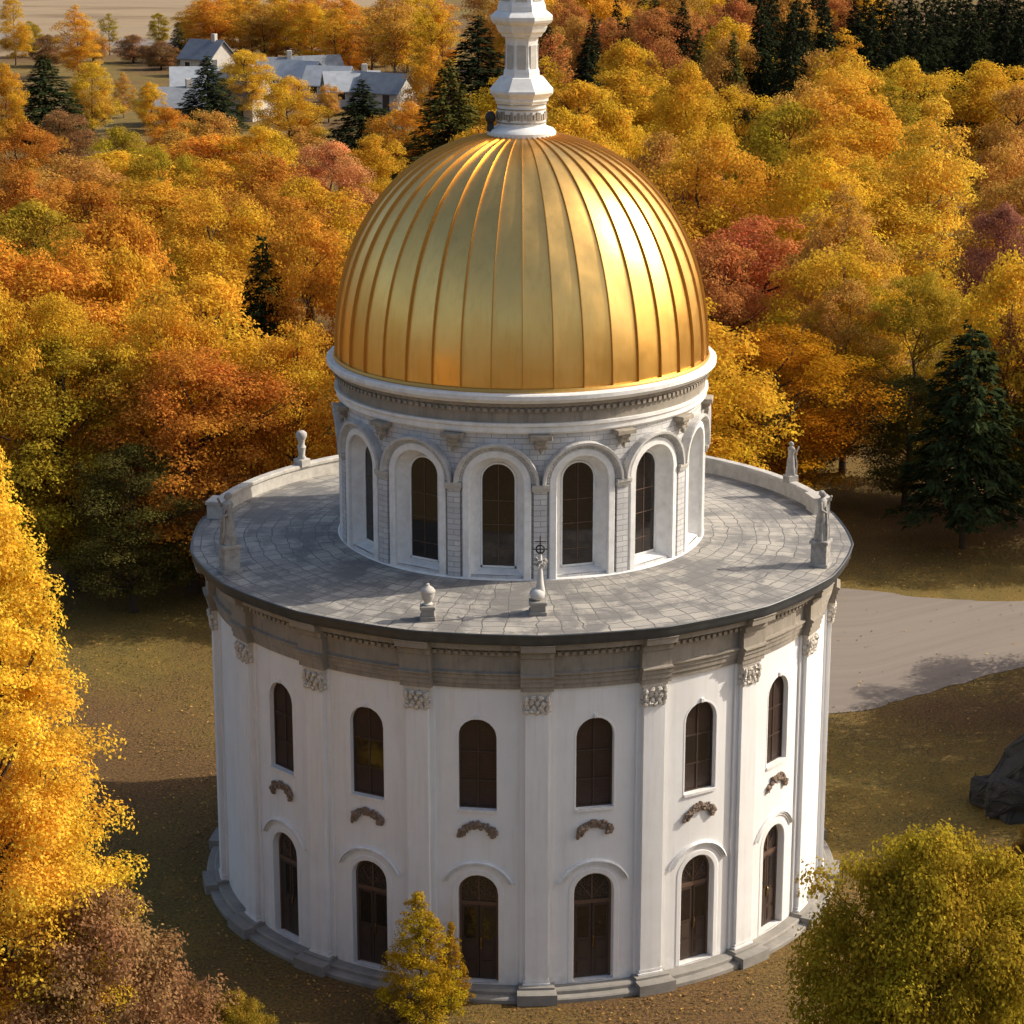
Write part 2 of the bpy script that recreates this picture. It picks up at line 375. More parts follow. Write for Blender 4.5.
def arch_plate(mb, hw, zb, zs, y0, y1, n=18):        # flat arched panel with thickness, local frame
    pts = [(u, z) for u, z, _, _ in arch_path(hw, zb, zs, n)]; N = len(pts)
    vs = [(u, y0, z) for u, z in pts] + [(u, y1, z) for u, z in pts]
    fs = [tuple(range(N - 1, -1, -1)), tuple(range(N, 2 * N))] + [(i, (i + 1) % N, N + (i + 1) % N, N + i) for i in range(N)]
    mb.add(vs, fs)
flat = lambda u, pr, z: (u, -pr, z)

# ------------------------------------------------------------------ ground, roads, fields
def build_setting():
    mb = MB(); xs = [-2500, -900, -400, -200] + list(range(-120, 121, 6)) + [200, 400, 900, 2500]; ys = [-600, -200, -100] + list(range(-60, 121, 6)) + [200, 400, 700, 1200, 3500]
    vs = [(x, y, 0) for y in ys for x in xs]; W = len(xs)
    fs = [(j * W + i, j * W + i + 1, (j + 1) * W + i + 1, (j + 1) * W + i) for j in range(len(ys) - 1) for i in range(W - 1)]
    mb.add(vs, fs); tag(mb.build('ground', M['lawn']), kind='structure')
    def sheet(name, left, right, mat, z, n=30):
        def sm(pts):
            out = []; P = [pts[0]] + pts + [pts[-1]]
            for i in range(1, len(P) - 2):
                for k in range(8):
                    t = k / 8; a, b, c, d = [Vector(P[i + q]) for q in (-1, 0, 1, 2)]
                    out.append(.5 * ((2 * b) + (c - a) * t + (2 * a - 5 * b + 4 * c - d) * t * t + (3 * b - a - 3 * c + d) * t ** 3))
            out.append(Vector(P[-2])); return out
        l = sm(left); r = sm(right); rg = random.Random(5); m = MB(); K = 6; vs = []; uv = []; d = 0
        for i, (a, b) in enumerate(zip(l, r)):
            if i: d += (a - l[i - 1]).length
            for k in range(K + 1):
                p = a.lerp(b, k / K)
                if k in (0, K): p = p + Vector((rg.uniform(-.1, .1), rg.uniform(-.1, .1)))
                vs.append((p.x, p.y, z)); uv.append((d, k / K * (b - a).length))
        fs = [(i * (K + 1) + k, i * (K + 1) + k + 1, (i + 1) * (K + 1) + k + 1, (i + 1) * (K + 1) + k) for i in range(len(l) - 1) for k in range(K)]
        m.add(vs, fs, uv); return tag(m.build(name, mat), kind='structure')
    sheet('road', [(-4, 22), (4, 16), (12.3, 14.2), (16, 16.2), (21.2, 19.8), (30, 24), (60, 30), (160, 40)],
          [(-8, 33), (4, 32), (14.5, 31), (18.5, 29.6), (23, 29.0), (31, 31.5), (60, 38), (160, 50)], M['road'], .02)
    sheet('field', [(-330, 300), (-150, 318), (-75, 326), (-42, 335), (-25, 352), (-22, 370)], [(-330, 620), (-150, 600), (-90, 580), (-60, 560), (-40, 520), (-30, 470)], M['field'], .02)
    sheet('farm_road', [(-300, 345), (-120, 352), (-70, 346), (-46, 338), (-30, 330)], [(-300, 372), (-120, 376), (-68, 362), (-42, 349), (-28, 338)], M['road'], .04)
    sheet('distant_road', [(20, 470), (60, 478), (120, 480), (200, 490)], [(20, 500), (60, 510), (120, 512), (200, 520)], M['road'], .03)
build_setting()

# ------------------------------------------------------------------ the rotunda
NB, PH = 18, R(2.4)
RW = 9.95
root = empty('rotunda', (0, 0, 0))
tag(root, 'white round chapel with a ribbed golden dome, standing on the leaf strewn lawn', 'chapel')
step = 2 * math.pi / NB
VIS = [k for k in range(NB) if abs(((PH + step * (k + .5) + math.pi) % (2 * math.pi)) - math.pi) < R(60) or R(80) < abs(((PH + step * (k + .5) + math.pi) % (2 * math.pi)) - math.pi) < R(110)]
Z_WALL, Z_GUT0, Z_RIM = 9.72, 11.25, 11.58
DOOR = dict(w=1.22, zb=.34, zs=3.22); WIN = dict(w=1.14, zb=5.9, zs=8.17)
def build_body():
    mb = MB(); W = step * RW
    for k in range(NB):
        tc = PH + step * (k + .5)
        if k in VIS:
            bay(mb, tc, RW, W, .30, Z_WALL + .06, [DOOR, WIN])
            reveal(mb, tc, RW, RW - .34, DOOR['w'] / 2, DOOR['zb'], DOOR['zs']); reveal(mb, tc, RW, RW - .26, WIN['w'] / 2, WIN['zb'], WIN['zs'])
        else: bay(mb, tc, RW, W, .30, Z_WALL + .06, [])
    mb.build('wall', M['plaster'], root)
    # plinth
    m = MB(); m.lathe([(9.5, .30), (10.30, .30), (10.34, .26), (10.34, .16), (10.56, .15), (10.60, .11), (10.60, -.1)], n=144); m.build('plinth', M['plinth'], root)
    # pilasters
    def pilaster_meshes():
        a = MB(); a.arcbox(0, .50, RW - .02, RW + .07, .34, 9.72, 4); a.arcbox(0, .34, RW, RW + .22, .42, 9.02, 4)
        for z, e in ((.46, .05), (.56, .02)): a.arcbox(0, .36 + e, RW, RW + .21 + e, z - .06, z, 4)
        b = MB(); rg = random.Random(3)
        b.arcbox(0, .34, RW, RW + .20, 9.02, 9.62, 4, .03); b.arcbox(0, .41, RW, RW + .26, 9.62, 9.715, 4)
        for row, (z, q) in enumerate(((9.08, 5), (9.22, 4), (9.36, 5), (9.5, 4))):
            for i in range(q):
                u = (-.30 + .60 * i / (q - 1)); p = cyl(u / RW, RW + .25 + .02 * row, z + rg.uniform(-.03, .03)); b.blob(p, .075, .05, .085, rg, 6, 4, .5)
        for s in (-1, 1):
            b.blob(cyl(s * .33 / RW, RW + .24, 9.5), .085, .08, .09, rg, 8, 5, .15)
            for z in (9.12, 9.3): b.blob(cyl(s * .35 / RW, RW + .12, z), .06, .10, .09, rg, 6, 4, .35)
        c = MB(); c.arcbox(0, .60, 9.9, 10.74, -.05, .335, 6); c.arcbox(0, .54, 9.9, 10.36, .335, .40, 6)
        return a.mesh('pilaster', M['plaster']), b.mesh('capital', M['capital']), c.mesh('pedestal', M['plinth'])
    pm, cm, bm_ = pilaster_meshes()
    for k in range(NB):
        t = PH + step * k
        if abs(((t + math.pi) % (2 * math.pi)) - math.pi) > R(112): continue
        o = link('pilaster', pm, root, rz=t); link('capital', cm, o); link('pedestal', bm_, o)
    # entablature and its breaks over the pilasters
    prof = lambda d: [(9.7, Z_WALL), (10.03 + d, Z_WALL), (10.03 + d, 9.86), (10.07 + d, 9.88), (10.07 + d, 10.02), (10.11 + d, 10.04), (10.11 + d, 10.14), (10.17 + d, 10.19), (10.17 + d, 10.23), (10.06 + d, 10.27),
                      (10.06 + d, 10.72), (10.12 + d, 10.76), (10.12 + d, 10.90), (10.25 + d, 10.98), (10.42 + d * .9, 11.03), (10.43 + d * .9, 11.19), (10.47 + d * .9, 11.22), (10.47 + d * .9, Z_GUT0), (9.7, Z_GUT0)]
    m = MB(); m.lathe(prof(0), n=180)
    for i in range(300):
        t = 2 * math.pi * i / 300; m.arcbox(t, .06, 10.1, 10.215, 10.79, 10.90, 1)
    m.build('entablature', M['stone'], root)
    m = MB(); hw = .48 / 10.2; m.lathe(prof(.24), -hw, hw, 6, True); eb = m.mesh('entablature_block', M['stone'])
    for k in range(NB):
        t = PH + step * k
        if abs(((t + math.pi) % (2 * math.pi)) - math.pi) < R(112): link('entablature_block', eb, root, rz=t)
    # gutter, deck, parapet
    m = MB(); m.lathe([(10.40, Z_GUT0 + .002), (10.62, Z_GUT0 + .002), (10.66, 11.30), (10.66, 11.40), (10.70, 11.50), (10.72, 11.585), (10.70, 11.61), (10.66, 11.60), (10.62, Z_RIM - .01)], n=360)
    m.v = [(p[0] * rim(math.atan2(p[0], -p[1])), p[1] * rim(math.atan2(p[0], -p[1])), p[2]) for p in m.v]
    m.build('gutter', M['gutter'], root, smooth=True, split=40)
    m = MB(); N, K = 360, 14; vs = []; uv = []; rg = random.Random(2)
    for i in range(N + 1):
        t = 2 * math.pi * i / N
        for k in range(K + 1):
            r = 5.6 + (10.66 * rim(t) - 5.6) * k / K; sag = .18 * (1 - k / K) ** 1.4 + .018 * math.sin(5 * t + k) * (1 - k / K)
            vs.append(cyl(t, r, Z_RIM + sag)); uv.append((t * 8.6, r))
    m.add(vs, [(i * (K + 1) + k, i * (K + 1) + k + 1, (i + 1) * (K + 1) + k + 1, (i + 1) * (K + 1) + k) for i in range(N) for k in range(K)], uv); m.build('roof_deck', M['paving'], root)
    m = MB(); m.lathe([(10.2, Z_RIM - .05), (10.22, 12.0), (10.16, 12.02), (10.16, 12.11), (10.19, 12.14), (10.46, 12.14), (10.49, 12.11), (10.49, 12.02), (10.43, 12.0), (10.43, Z_RIM - .05)], R(104), R(259), 90, True)
    
    for t in (R(104), R(259)): m.arcbox(t, .40, 10.05, 10.60, Z_RIM - .05, 12.06, 3); m.arcbox(t, .45, 10.0, 10.64, 12.06, 12.17, 3)
    m.build('parapet', M['pale_stone'], root)
build_body()

def build_openings():
    hw, zb, zs = DOOR['w'] / 2, 0, DOOR['zs'] - DOOR['zb']
    # door assembly in its own frame: origin on the sill, outward is -y
    a = MB(); arch_strip(a, hw - .085, zb, zs, [(0, .045), (.082, .045), (.082, -.05), (0, -.05)], flat)
    a.box(-hw + .08, hw - .08, -.05, .05, 2.42, 2.55); fr = a.mesh('doorway', M['wood_frame'])
    f = MB(); arch_plate(f, hw - .08, 2.56, zs, -.012, .02); fm = f.mesh('fanlight', M['fanlight'])
    fb = MB(); fb.box(-.025, .025, -.04, -.013, 2.56, zs + hw - .09)
    for s in (-1, 1): fb.tube([(0, -.028, 2.6), (s * .2, -.028, 2.85), (s * .36, -.028, 3.1)], [.014] * 3, 5)
    fbm = fb.mesh('glazing_bar', M['wood_frame'])
    lf = MB(); wl = hw - .085
    lf.box(0.008, wl, -.02, .02, .03, 2.42)
    for z0, z1 in ((.16, .62), (.72, 1.22)): lf.box(.10, wl - .08, -.036, -.0205, z0, z1); lf.box(.14, wl - .12, -.046, -.0365, z0 + .05, z1 - .05)
    lf.box(.03, wl - .02, -.032, -.0205, 1.26, 1.32); lf.box(.03, .09, -.030, -.0205, 1.32, 2.40); lf.box(wl - .07, wl - .02, -.030, -.0205, 1.32, 2.40); lf.box(.03, wl - .02, -.031, -.0205, 2.33, 2.415)
    lfm = lf.mesh('door_leaf', M['wood'])
    gl = MB(); gl.box(.092, wl - .072, -.026, -.0207, 1.325, 2.328); glm = gl.mesh('pane', M['glass'])
    hd = MB(); hd.tube([(.055, -.045, 1.05), (.055, -.075, 1.08), (.055, -.075, 1.28), (.055, -.045, 1.31)], [.012] * 4, 6); hd.box(.035, .075, -.0455, -.0205, 1.0, 1.36); hm = hd.mesh('handle', M['brass'])
    ho = MB(); to = lambda u, pr, z: cyl(u / RW, RW + pr, z)
    def hood_part(off, wd, pr, lo):
        path = []; n = 22; r = DOOR['w'] / 2 + off
        vs = []
        for i in range(n + 1):
            t = math.pi - lo - (math.pi - 2 * lo) * i / n
            for o, p in ((0, .0), (0, pr), (wd, pr * .55), (wd, -.01)): vs.append(to((r + o) * math.cos(t) * 1.06, p, DOOR['zs'] + (r + o) * math.sin(t)))
        fs = [(i * 4 + k, i * 4 + (k + 1) % 4, i * 4 + 4 + (k + 1) % 4, i * 4 + 4 + k) for i in range(n) for k in range(4)] + [(3, 2, 1, 0), tuple(4 * n + k for k in range(4))]
        ho.add(vs, fs)
    hood_part(.30, .04, .04, .42); hood_part(.36, .04, .07, .38); hood_part(.42, .05, .10, .34)
    hom = ho.mesh('door_hood', M['trim'])
    arr = MB(); arch_strip(arr, DOOR['w'] / 2, DOOR['zb'], DOOR['zs'], [(0, 0.0), (.02, .015), (.15, .015), (.18, 0.0)], to); am = arr.mesh('door_surround', M['plaster'])
    # upper window
    whw, wzs = WIN['w'] / 2, WIN['zs'] - WIN['zb']
    a = MB(); arch_strip(a, whw - .06, 0, wzs, [(0, .03), (.057, .03), (.057, -.05), (0, -.05)], flat); a.box(-whw + .055, whw - .055, -.03, .05, .0, .06); wf = a.mesh('window', M['wood'])
    sh = MB()
    arch_plate(sh, whw - .055, .06, wzs, .0, .03); shm = sh.mesh('shutter', M['louvre'])
    wb = MB(); wb.box(-.022, .022, -.025, -.002, .06, wzs + whw - .06)
    for z in (.85, 1.75): wb.box(-whw + .06, whw - .06, -.022, -.003, z, z + .045)
    wbm = wb.mesh('glazing_bar', M['wood'])
    wg = MB(); wg.box(-whw + .065, whw - .065, -.012, -.002, .9, 1.74); wgm = wg.mesh('pane', M['glass'])
    sl = MB(); sl.arcbox(0, whw + .02, RW - .24, RW + .05, WIN['zb'] - .07, WIN['zb'] + .012, 4); slm = sl.mesh('sill', M['trim'])
    wa = MB(); arch_strip(wa, WIN['w'] / 2, WIN['zb'], WIN['zs'], [(0, 0.0), (.01, .008), (.05, .008), (.06, 0.0)], to); ws = wa.mesh('window_surround', M['plaster'])
    ky = MB(); ky.bbox(-.05, .05, -.06, .02, -.03, .10, .012); kym = ky.mesh('keystone', M['trim'])
    def garland(seed):
        rg = random.Random(seed); g = MB()
        for i in range(80):
            t = rg.random(); a = R(165) - R(150) * t; u = .50 * math.cos(a) + rg.uniform(-.07, .07); z = 5.04 + .40 * math.sin(a) + rg.uniform(-.10, .10)
            s = .034 + .036 * rg.random() + (.02 if t < .15 or t > .85 else 0)
            g.blob(cyl(u / RW, RW + .03 + rg.uniform(0, .05), z), s * rg.uniform(.7, 1.4), s * .8, s * rg.uniform(.7, 1.3), rg, 6, 4, .4)
        for i in range(48):
            t = i / 47; a = R(165) - R(150) * t; p = Vector(cyl(.46 * math.cos(a) / RW, RW + .05, 5.04 + .40 * math.sin(a)))
            dz = Vector((rg.uniform(-.12, .12), -.03, rg.uniform(-.10, .14))); g.tube([p, p + dz * .6, p + dz], [.028, .024, .006], 5)
        return g.mesh('garland', M['garland'])
    gm = [garland(s) for s in range(4)]
    for k in VIS:
        t = PH + step * (k + .5)
        d = link('doorway', fr, root, cyl(t, RW - .28, DOOR['zb']), t)
        link('fanlight', fm, d); link('glazing_bar', fbm, d)
        for s in (1, -1):
            l = link('door_leaf', lfm, d); l.scale = (s, 1, 1)
        h = link('handle', hm, d); link('pane', glm, d)
        q = link('pane', glm, d); q.scale = (-1, 1, 1)
        link('door_hood', hom, root, rz=t); link('door_surround', am, root, rz=t)
        wn = link('window', wf, root, cyl(t, RW - .2, WIN['zb']), t)
        link('shutter', shm, wn); link('glazing_bar', wbm, wn)
        if k % 3 == 1: link('pane', wgm, wn)
        link('sill', slm, root, rz=t); link('window_surround', ws, root, rz=t)
        link('keystone', kym, root, cyl(t, RW, WIN['zs'] + WIN['w'] / 2 + .04), t)
        link('garland', gm[k % 4], root, rz=t)
build_openings()

# drum
ND, DPH, RD = 14, R(-7.5), 5.82
DST = 2 * math.pi / ND
Z_D0 = 11.60
DC = -.42            # drum cornice and dome spring line
DO = dict(w=1.62, zb=11.86, zs=14.76)
def build_drum():
    W = DST * RD; mb = MB(); rv = MB(); to = lambda u, pr, z: cyl(u / RD, RD + pr, z)
    vis = [k for k in range(ND) if abs(((DPH + DST * k + math.pi) % (2 * math.pi)) - math.pi) < R(110)]
    st = MB(); arch_strip(st, .81, Z_D0, DO['zs'], [(0, -.02), (0, .10), (.025, .13), (.20, .13), (.23, .10), (.23, -.02)], to); sm = st.mesh('arch_frame', M['trim'])
    ho = MB(); arch_strip(ho, .81, 0, DO['zs'], [(.235, -.02), (.235, .09), (.30, .10), (.34, .19), (.37, .28), (.44, .29), (.455, .24), (.455, -.02)], to, 20, False)
    for i in range(34):
        a = math.pi * (i + .5) / 34; u, z = 1.09 * math.cos(a), DO['zs'] + 1.09 * math.sin(a); rg = random.Random(i); ho.blob(to(u, .115, z), .038, .03, .038, rg, 6, 4, .2)
    hm = ho.mesh('hood_mould', M['hood'])
    im = MB(); im.arcbox(0, .24, RD - .02, RD + .20, DO['zs'] - .22, DO['zs'] - .1, 3, .03); im.arcbox(0, .26, RD - .02, RD + .25, DO['zs'] - .1, DO['zs'] - .005, 3); imm = im.mesh('impost', M['pale_stone'])
    pi_ = MB(); pi_.arcbox(0, .20, RD - .02, RD + .13, Z_D0, DO['zs'] - .22, 3); pim = pi_.mesh('pier', M['brick'])
    hw = .55; zb = 12.0
    wf = MB(); arch_strip(wf, hw - .0, 0, DO['zs'] - zb, [(-.055, .03), (.0, .03), (.0, -.04), (-.055, -.04)], flat); wf.box(-hw, hw, -.03, .04, 0, .06); wfm = wf.mesh('window', M['trim'])
    gp = MB(); arch_plate(gp, hw - .05, .05, DO['zs'] - zb, .0, .02); gpm = gp.mesh('pane', M['glass'])
    gb = MB(); gb.box(-.009, .009, -.018, -.002, .06, DO['zs'] - zb + hw - .055)
    for z in (.55, 1.35, 2.1): gb.box(-hw + .05, hw - .05, -.016, -.003, z, z + .018)
    gbm = gb.mesh('glazing_bar', M['wood_frame'])
    br = MB(); rg = random.Random(8)
    br.bbox(-.34, .34, -.34, .02, .62, .76, .02); br.bbox(-.12, .12, -.22, .02, .36, .62, .02); br.bbox(-.17, .17, -.27, .02, .50, .62, .02)
    for s in (-1, 1): br.blob((s * .12, -.16, .42), .09, .09, .10, rg, 8, 5, .2)
    br.blob((0, -.14, .28), .07, .08, .11, rg, 8, 5, .2); brm = br.mesh('bracket', M['bracket'])
    for k in range(ND):
        tc = DPH + DST * k
        if k in vis:
            bay(mb, tc, RD, W, Z_D0, 16.8 + DC, [DO], 12); reveal(rv, tc, RD, RD - .42, .81, DO['zb'], DO['zs'], .55, 12.0)
            link('arch_frame', sm, root, rz=tc); link('hood_mould', hm, root, rz=tc); link('impost', imm, root, rz=tc + DST / 2); link('pier', pim, root, rz=tc + DST / 2)
            wn = link('window', wfm, root, cyl(tc, RD - .40, zb), tc); link('pane', gpm, wn); link('glazing_bar', gbm, wn)
            link('bracket', brm, root, cyl(tc + DST / 2, RD, 15.95 + DC), tc + DST / 2)
        else: bay(mb, tc, RD, W, Z_D0, 16.8 + DC, [])
    mb.build('drum_wall', M['brick'], root); rv.build('window_reveal', M['trim'], root)
    m = MB(); m.lathe([(5.6, 11.6), (5.98, 11.6), (5.98, 11.74), (5.94, 11.78), (5.6, 11.78)], n=150); m.build('drum_base', M['trim'], root)
    m = MB(); m.lathe([(a, b + DC) for a, b in [(5.7, 16.72), (5.90, 16.72), (5.95, 16.78), (5.95, 16.92), (6.0, 16.97), (6.0, 17.06), (5.7, 17.06)]], n=180); m.build('string_course', M['trim'], root)
    m = MB(); m.lathe([(a, b + DC) for a, b in [(5.7, 17.05), (5.90, 17.06), (5.90, 17.36), (5.93, 17.38), (5.93, 17.53), (6.02, 17.58), (6.05, 17.66), (6.12, 17.70), (5.7, 17.72)]], n=180)
    for i in range(170): m.arcbox(2 * math.pi * i / 170, .06, 5.9, 6.01, 17.41 + DC, 17.52 + DC, 1)
    m.build('dentil_course', M['stone'], root)
    m = MB(); m.lathe([(a, b + DC) for a, b in [(5.7, 17.70), (6.13, 17.70), (6.18, 17.76), (6.24, 17.82), (6.24, 17.94), (6.20, 17.98), (5.7, 18.02)]], n=180)
    m.build('drum_cornice', M['trim'], root)
build_drum()

# dome and spire
NR = 40
DH = 7.02
def dome_r(h): return 5.93 * max(0.0, 1 - min(1, h / DH) ** 2.2) ** (1 / 2.2)
def build_dome():
    zb = 17.98 + DC; hs = [DH * math.sin(math.pi / 2 * i / 40) for i in range(40)]
    hs = [h for h in hs if dome_r(h) > .85]; rg = random.Random(11); m = MB(); pan = []
    K = 8; tilt = [rg.uniform(-.010, .010) for _ in range(NR)]; pv = [rg.random() for _ in range(NR)]
    for j in range(NR):
        vs = []
        for i, h in enumerate(hs):
            r0 = dome_r(h)
            for k in range(K + 1):
                q = k / K; t = 2 * math.pi * (j + q) / NR
                chord = math.cos(math.pi / NR) / math.cos(math.pi / NR * (2 * q - 1))
                rr = r0 * (.8 * chord + .2) + tilt[j] * r0 * .5 * (2 * q - 1) * math.sin(math.pi * min(1, h / 6.3)) + .012 * math.sin(h * 2.1 + j * 1.7) * math.sin(math.pi * q)
                vs.append(cyl(t, rr, zb + h))
        fs = [(i * (K + 1) + k, i * (K + 1) + k + 1, (i + 1) * (K + 1) + k + 1, (i + 1) * (K + 1) + k) for i in range(len(hs) - 1) for k in range(K)]
        m.add(vs, fs); pan += [pv[j]] * len(fs)
    me = m.mesh('dome', M['gold'], True); at_ = me.attributes.new('panel', 'FLOAT', 'FACE'); at_.data.foreach_set('value', pan)
    d = link('dome', me, root)
    s = MB(); pr = [(-.016, -.02), (-.012, .07), (.012, .07), (.016, -.02)]; vs = []
    for i, h in enumerate(hs):
        sc_ = min(1, dome_r(h) / 3.5) * .6 + .4
        nr, nz = 1.0, (h / DH)
        l = math.hypot(nr * (1 - (h / DH) ** 2), nz); a, b = nr * (1 - (h / DH) ** 2) / l, nz / l
        for u, p in pr: vs.append((u * sc_, -(dome_r(h) + p * sc_ * a), zb + h + p * sc_ * b))
    s.add(vs, [(i * 4 + k, i * 4 + (k + 1) % 4, i * 4 + 4 + (k + 1) % 4, i * 4 + 4 + k) for i in range(len(hs) - 1) for k in range(4)])
    sm = s.mesh('rib', M['gold_seam'])
    for j in range(NR): link('rib', sm, d, rz=2 * math.pi * j / NR + .001)
    m = MB(); m.lathe([(a, b + DC) for a, b in [(5.80, 17.99), (6.02, 17.99), (6.03, 18.03), (6.0, 18.10), (5.90, 18.12)]], n=160); m.build('dome_flashing', M['gold_seam'], d)
    # spire: octagonal stages over a round drum
    z = 24.52
    sp = MB(); sp.lathe([(.9, z - .2), (1.06, z - .2), (1.08, z + .10), (1.0, z + .20), (.82, z + .26), (.76, z + .30), (.76, z + .92), (.80, z + .96)], n=48)
    o = sp.build('spire', M['trim'], root, smooth=True, split=35)
    a = MB(); a.lathe([(.5, z + .96), (.82, z + .97), (.86, z + 1.05), (.90, z + 1.08), (.90, z + 1.16), (1.0, z + 1.26), (1.06, z + 1.32), (1.06, z + 1.40), (1.0, z + 1.46), (.72, z + 1.78), (.66, z + 1.80), (.5, z + 1.8)], R(22.5), R(382.5), 8)
    a.build('lower_cornice', M['trim'], o)
    a = MB(); a.lathe([(.62, z + 1.79), (.60, z + 1.95), (.54, z + 2.1), (.52, z + 2.7), (.56, z + 3.0), (.60, z + 3.05)], R(22.5), R(382.5), 8); sh = a.build('shaft', M['trim'], o)
    a = MB(); a.lathe([(.5, z + 3.02), (.66, z + 3.03), (.70, z + 3.12), (.78, z + 3.18), (.84, z + 3.30), (.86, z + 3.38), (.98, z + 3.46), (1.03, z + 3.54), (1.03, z + 3.64), (.96, z + 3.70), (.80, z + 3.82), (.5, z + 3.83)], R(22.5), R(382.5), 8); a.build('upper_cornice', M['trim'], o)
    a = MB(); a.lathe([(.82, z + 3.81), (.80, z + 3.95), (.74, z + 4.1), (.62, z + 4.9), (.50, z + 6.2), (.46, z + 7.0), (.52, z + 7.05), (.52, z + 7.2), (.40, z + 7.3), (.12, z + 10.2), (.0, z + 10.4)], R(22.5), R(382.5), 8); a.build('steeple', M['trim'], o)
    pn = MB(); pn.box(-.13, .13, -.02, .02, 0, .75); pm = pn.mesh('recess_panel', M['pale_stone'])
    for q in range(8):
        t = R(45 * q); link('recess_panel', pm, o, cyl(t, .502, z + 2.02), t)
    pn = MB(); pn.add([(-.17, -.02, 0), (.17, -.02, 0), (.10, .15, 1.5), (-.10, .15, 1.5), (-.17, .04, 0), (.17, .04, 0), (.10, .20, 1.5), (-.10, .20, 1.5)], [(0, 1, 2, 3), (4, 7, 6, 5), (0, 4, 5, 1), (1, 5, 6, 2), (2, 6, 7, 3), (3, 7, 4, 0)]); pm = pn.mesh('recess_panel', M['pale_stone'])
    for q in range(8):
        t = R(45 * q); link('recess_panel', pm, o, cyl(t, .684, z + 4.12), t)
    b = MB(); rg = random.Random(4)
    for i in range(46):
        t = 2 * math.pi * i / 46; b.arcbox(t, .025 + .018 * rg.random(), .74, .79 + .02 * rg.random(), z + .46 + .05 * rg.random(), z + .66 + .1 * rg.random(), 1)
    b.lathe([(.75, z + .38), (.785, z + .38), (.785, z + .42), (.75, z + .42)], n=48); b.lathe([(.75, z + .80), (.785, z + .80), (.785, z + .84), (.75, z + .84)], n=48)
    b.build('relief_band', M['bracket'], o)
    ln = MB(); ln.blob((0, 0, .2), .17, .17, .2, rg, 12, 8, .03); ln.tube([(0, 0, -.22), (0, 0, .02)], [.12, .10], 8); q = ln.build('floodlight', M['iron'], o, cyl(R(-72), 1.02, z + .36))
build_dome()

# ------------------------------------------------------------------ statues and finials standing on the roof
def deck_spot(px, r, back=False):
    best = None
    for i in range(3600):
        t = math.pi * 2 * i / 3600; P = Vector(cyl(t, r, Z_RIM + .01))
        if back != (P.y > 0): continue
        x = 512 + F_PX * (P.x - CAM.x) / depth(P)
        if best is None or abs(x - px) < best[0]: best = (abs(x - px), t)
    return best[1]
def pedestal(h, hw, parent, mat):
    m = MB(); m.bbox(-hw, hw, -hw, hw, -.06, .12, .02); m.bbox(-hw * .84, hw * .84, -hw * .84, hw * .84, .12, h - .1, .015); m.bbox(-hw, hw, -hw, hw, h - .1, h, .02)
    return m.build('pedestal', mat, parent)
def statue(px, r, back, h, ph, hw, label, seed, arm):
    t = deck_spot(px, r, back); o = empty('roof_statue', cyl(t, r, (12.13 if back else Z_RIM)), t)
    tag(o, label, 'statue', 'statues along the roof edge')
    if not back: pedestal(ph, hw, o, M['statue'])
    else: pedestal(.22, .2, o, M['statue']); ph = .22
    rg = random.Random(seed); m = MB(); n = 28; prof = [(0, .27), (.1, .26), (.3, .22), (.45, .20), (.55, .19), (.64, .165), (.72, .19), (.80, .215), (.84, .17), (.865, .085), (.885, .065)]
    vs = []
    for hh, rr in prof:
        for k in range(n):
            a = 2 * math.pi * k / n; fold = 1 + (.09 * math.sin(6 * a + 5 * hh) + .05 * math.sin(11 * a)) * max(0, 1 - hh / .75)
            flat_ = .72 if hh > .5 else .86
            vs.append((rr * fold * math.cos(a) * h / 1.6, rr * fold * flat_ * math.sin(a) * h / 1.6, ph + hh * h))
    fs = [(i * n + k, i * n + (k + 1) % n, (i + 1) * n + (k + 1) % n, (i + 1) * n + k) for i in range(len(prof) - 1) for k in range(n)] + [tuple(range(n - 1, -1, -1)), tuple((len(prof) - 1) * n + k for k in range(n))]
    m.add(vs, fs); q = h / 1.6
    m.blob((0, -.01, ph + .935 * h), .085 * q, .10 * q, .115 * q, rg, 14, 10, .04); m.blob((0, -.105 * q, ph + .93 * h), .02 * q, .03 * q, .03 * q, rg, 6, 4, .1); m.blob((0, .03 * q, ph + .955 * h), .10 * q, .10 * q, .10 * q, rg, 12, 6, .15)
    for s in (-1, 1):
        sh = Vector((s * .19 * q, 0, ph + .80 * h))
        if arm == s: pts = [sh, sh + Vector((s * .12, -.10, -.14)) * q, sh + Vector((s * .08, -.22, .10)) * q]
        else: pts = [sh, sh + Vector((s * .07, -.04, -.24)) * q, sh + Vector((-s * .05, -.20, -.36)) * q]
        m.tube(pts, [.062 * q, .055 * q, .035 * q], 8); m.blob(pts[-1], .04 * q, .04 * q, .05 * q, rg, 6, 4, .15)
    for i in range(5): m.tube([(rg.uniform(-.16, .16) * q, -.14 * q, ph + .7 * h), (rg.uniform(-.2, .2) * q, -.2 * q, ph + .35 * h), (rg.uniform(-.22, .22) * q, -.22 * q, ph + .02)], [.02 * q, .035 * q, .03 * q], 6)
    m.build('figure', M['statue'], o, smooth=True, split=60); return o
statue(230, 10.05, False, 1.6, .9, .31, 'tall robed stone figure on a block at the left edge of the roof', 1, -1)
statue(820, 10.05, False, 1.55, .85, .30, 'tall robed stone figure on a block at the right edge of the roof', 2, 1)
statue(790, 10.35, True, 1.15, .3, .2, 'small grey stone figure on the parapet at the right rear of the roof', 3, -1)
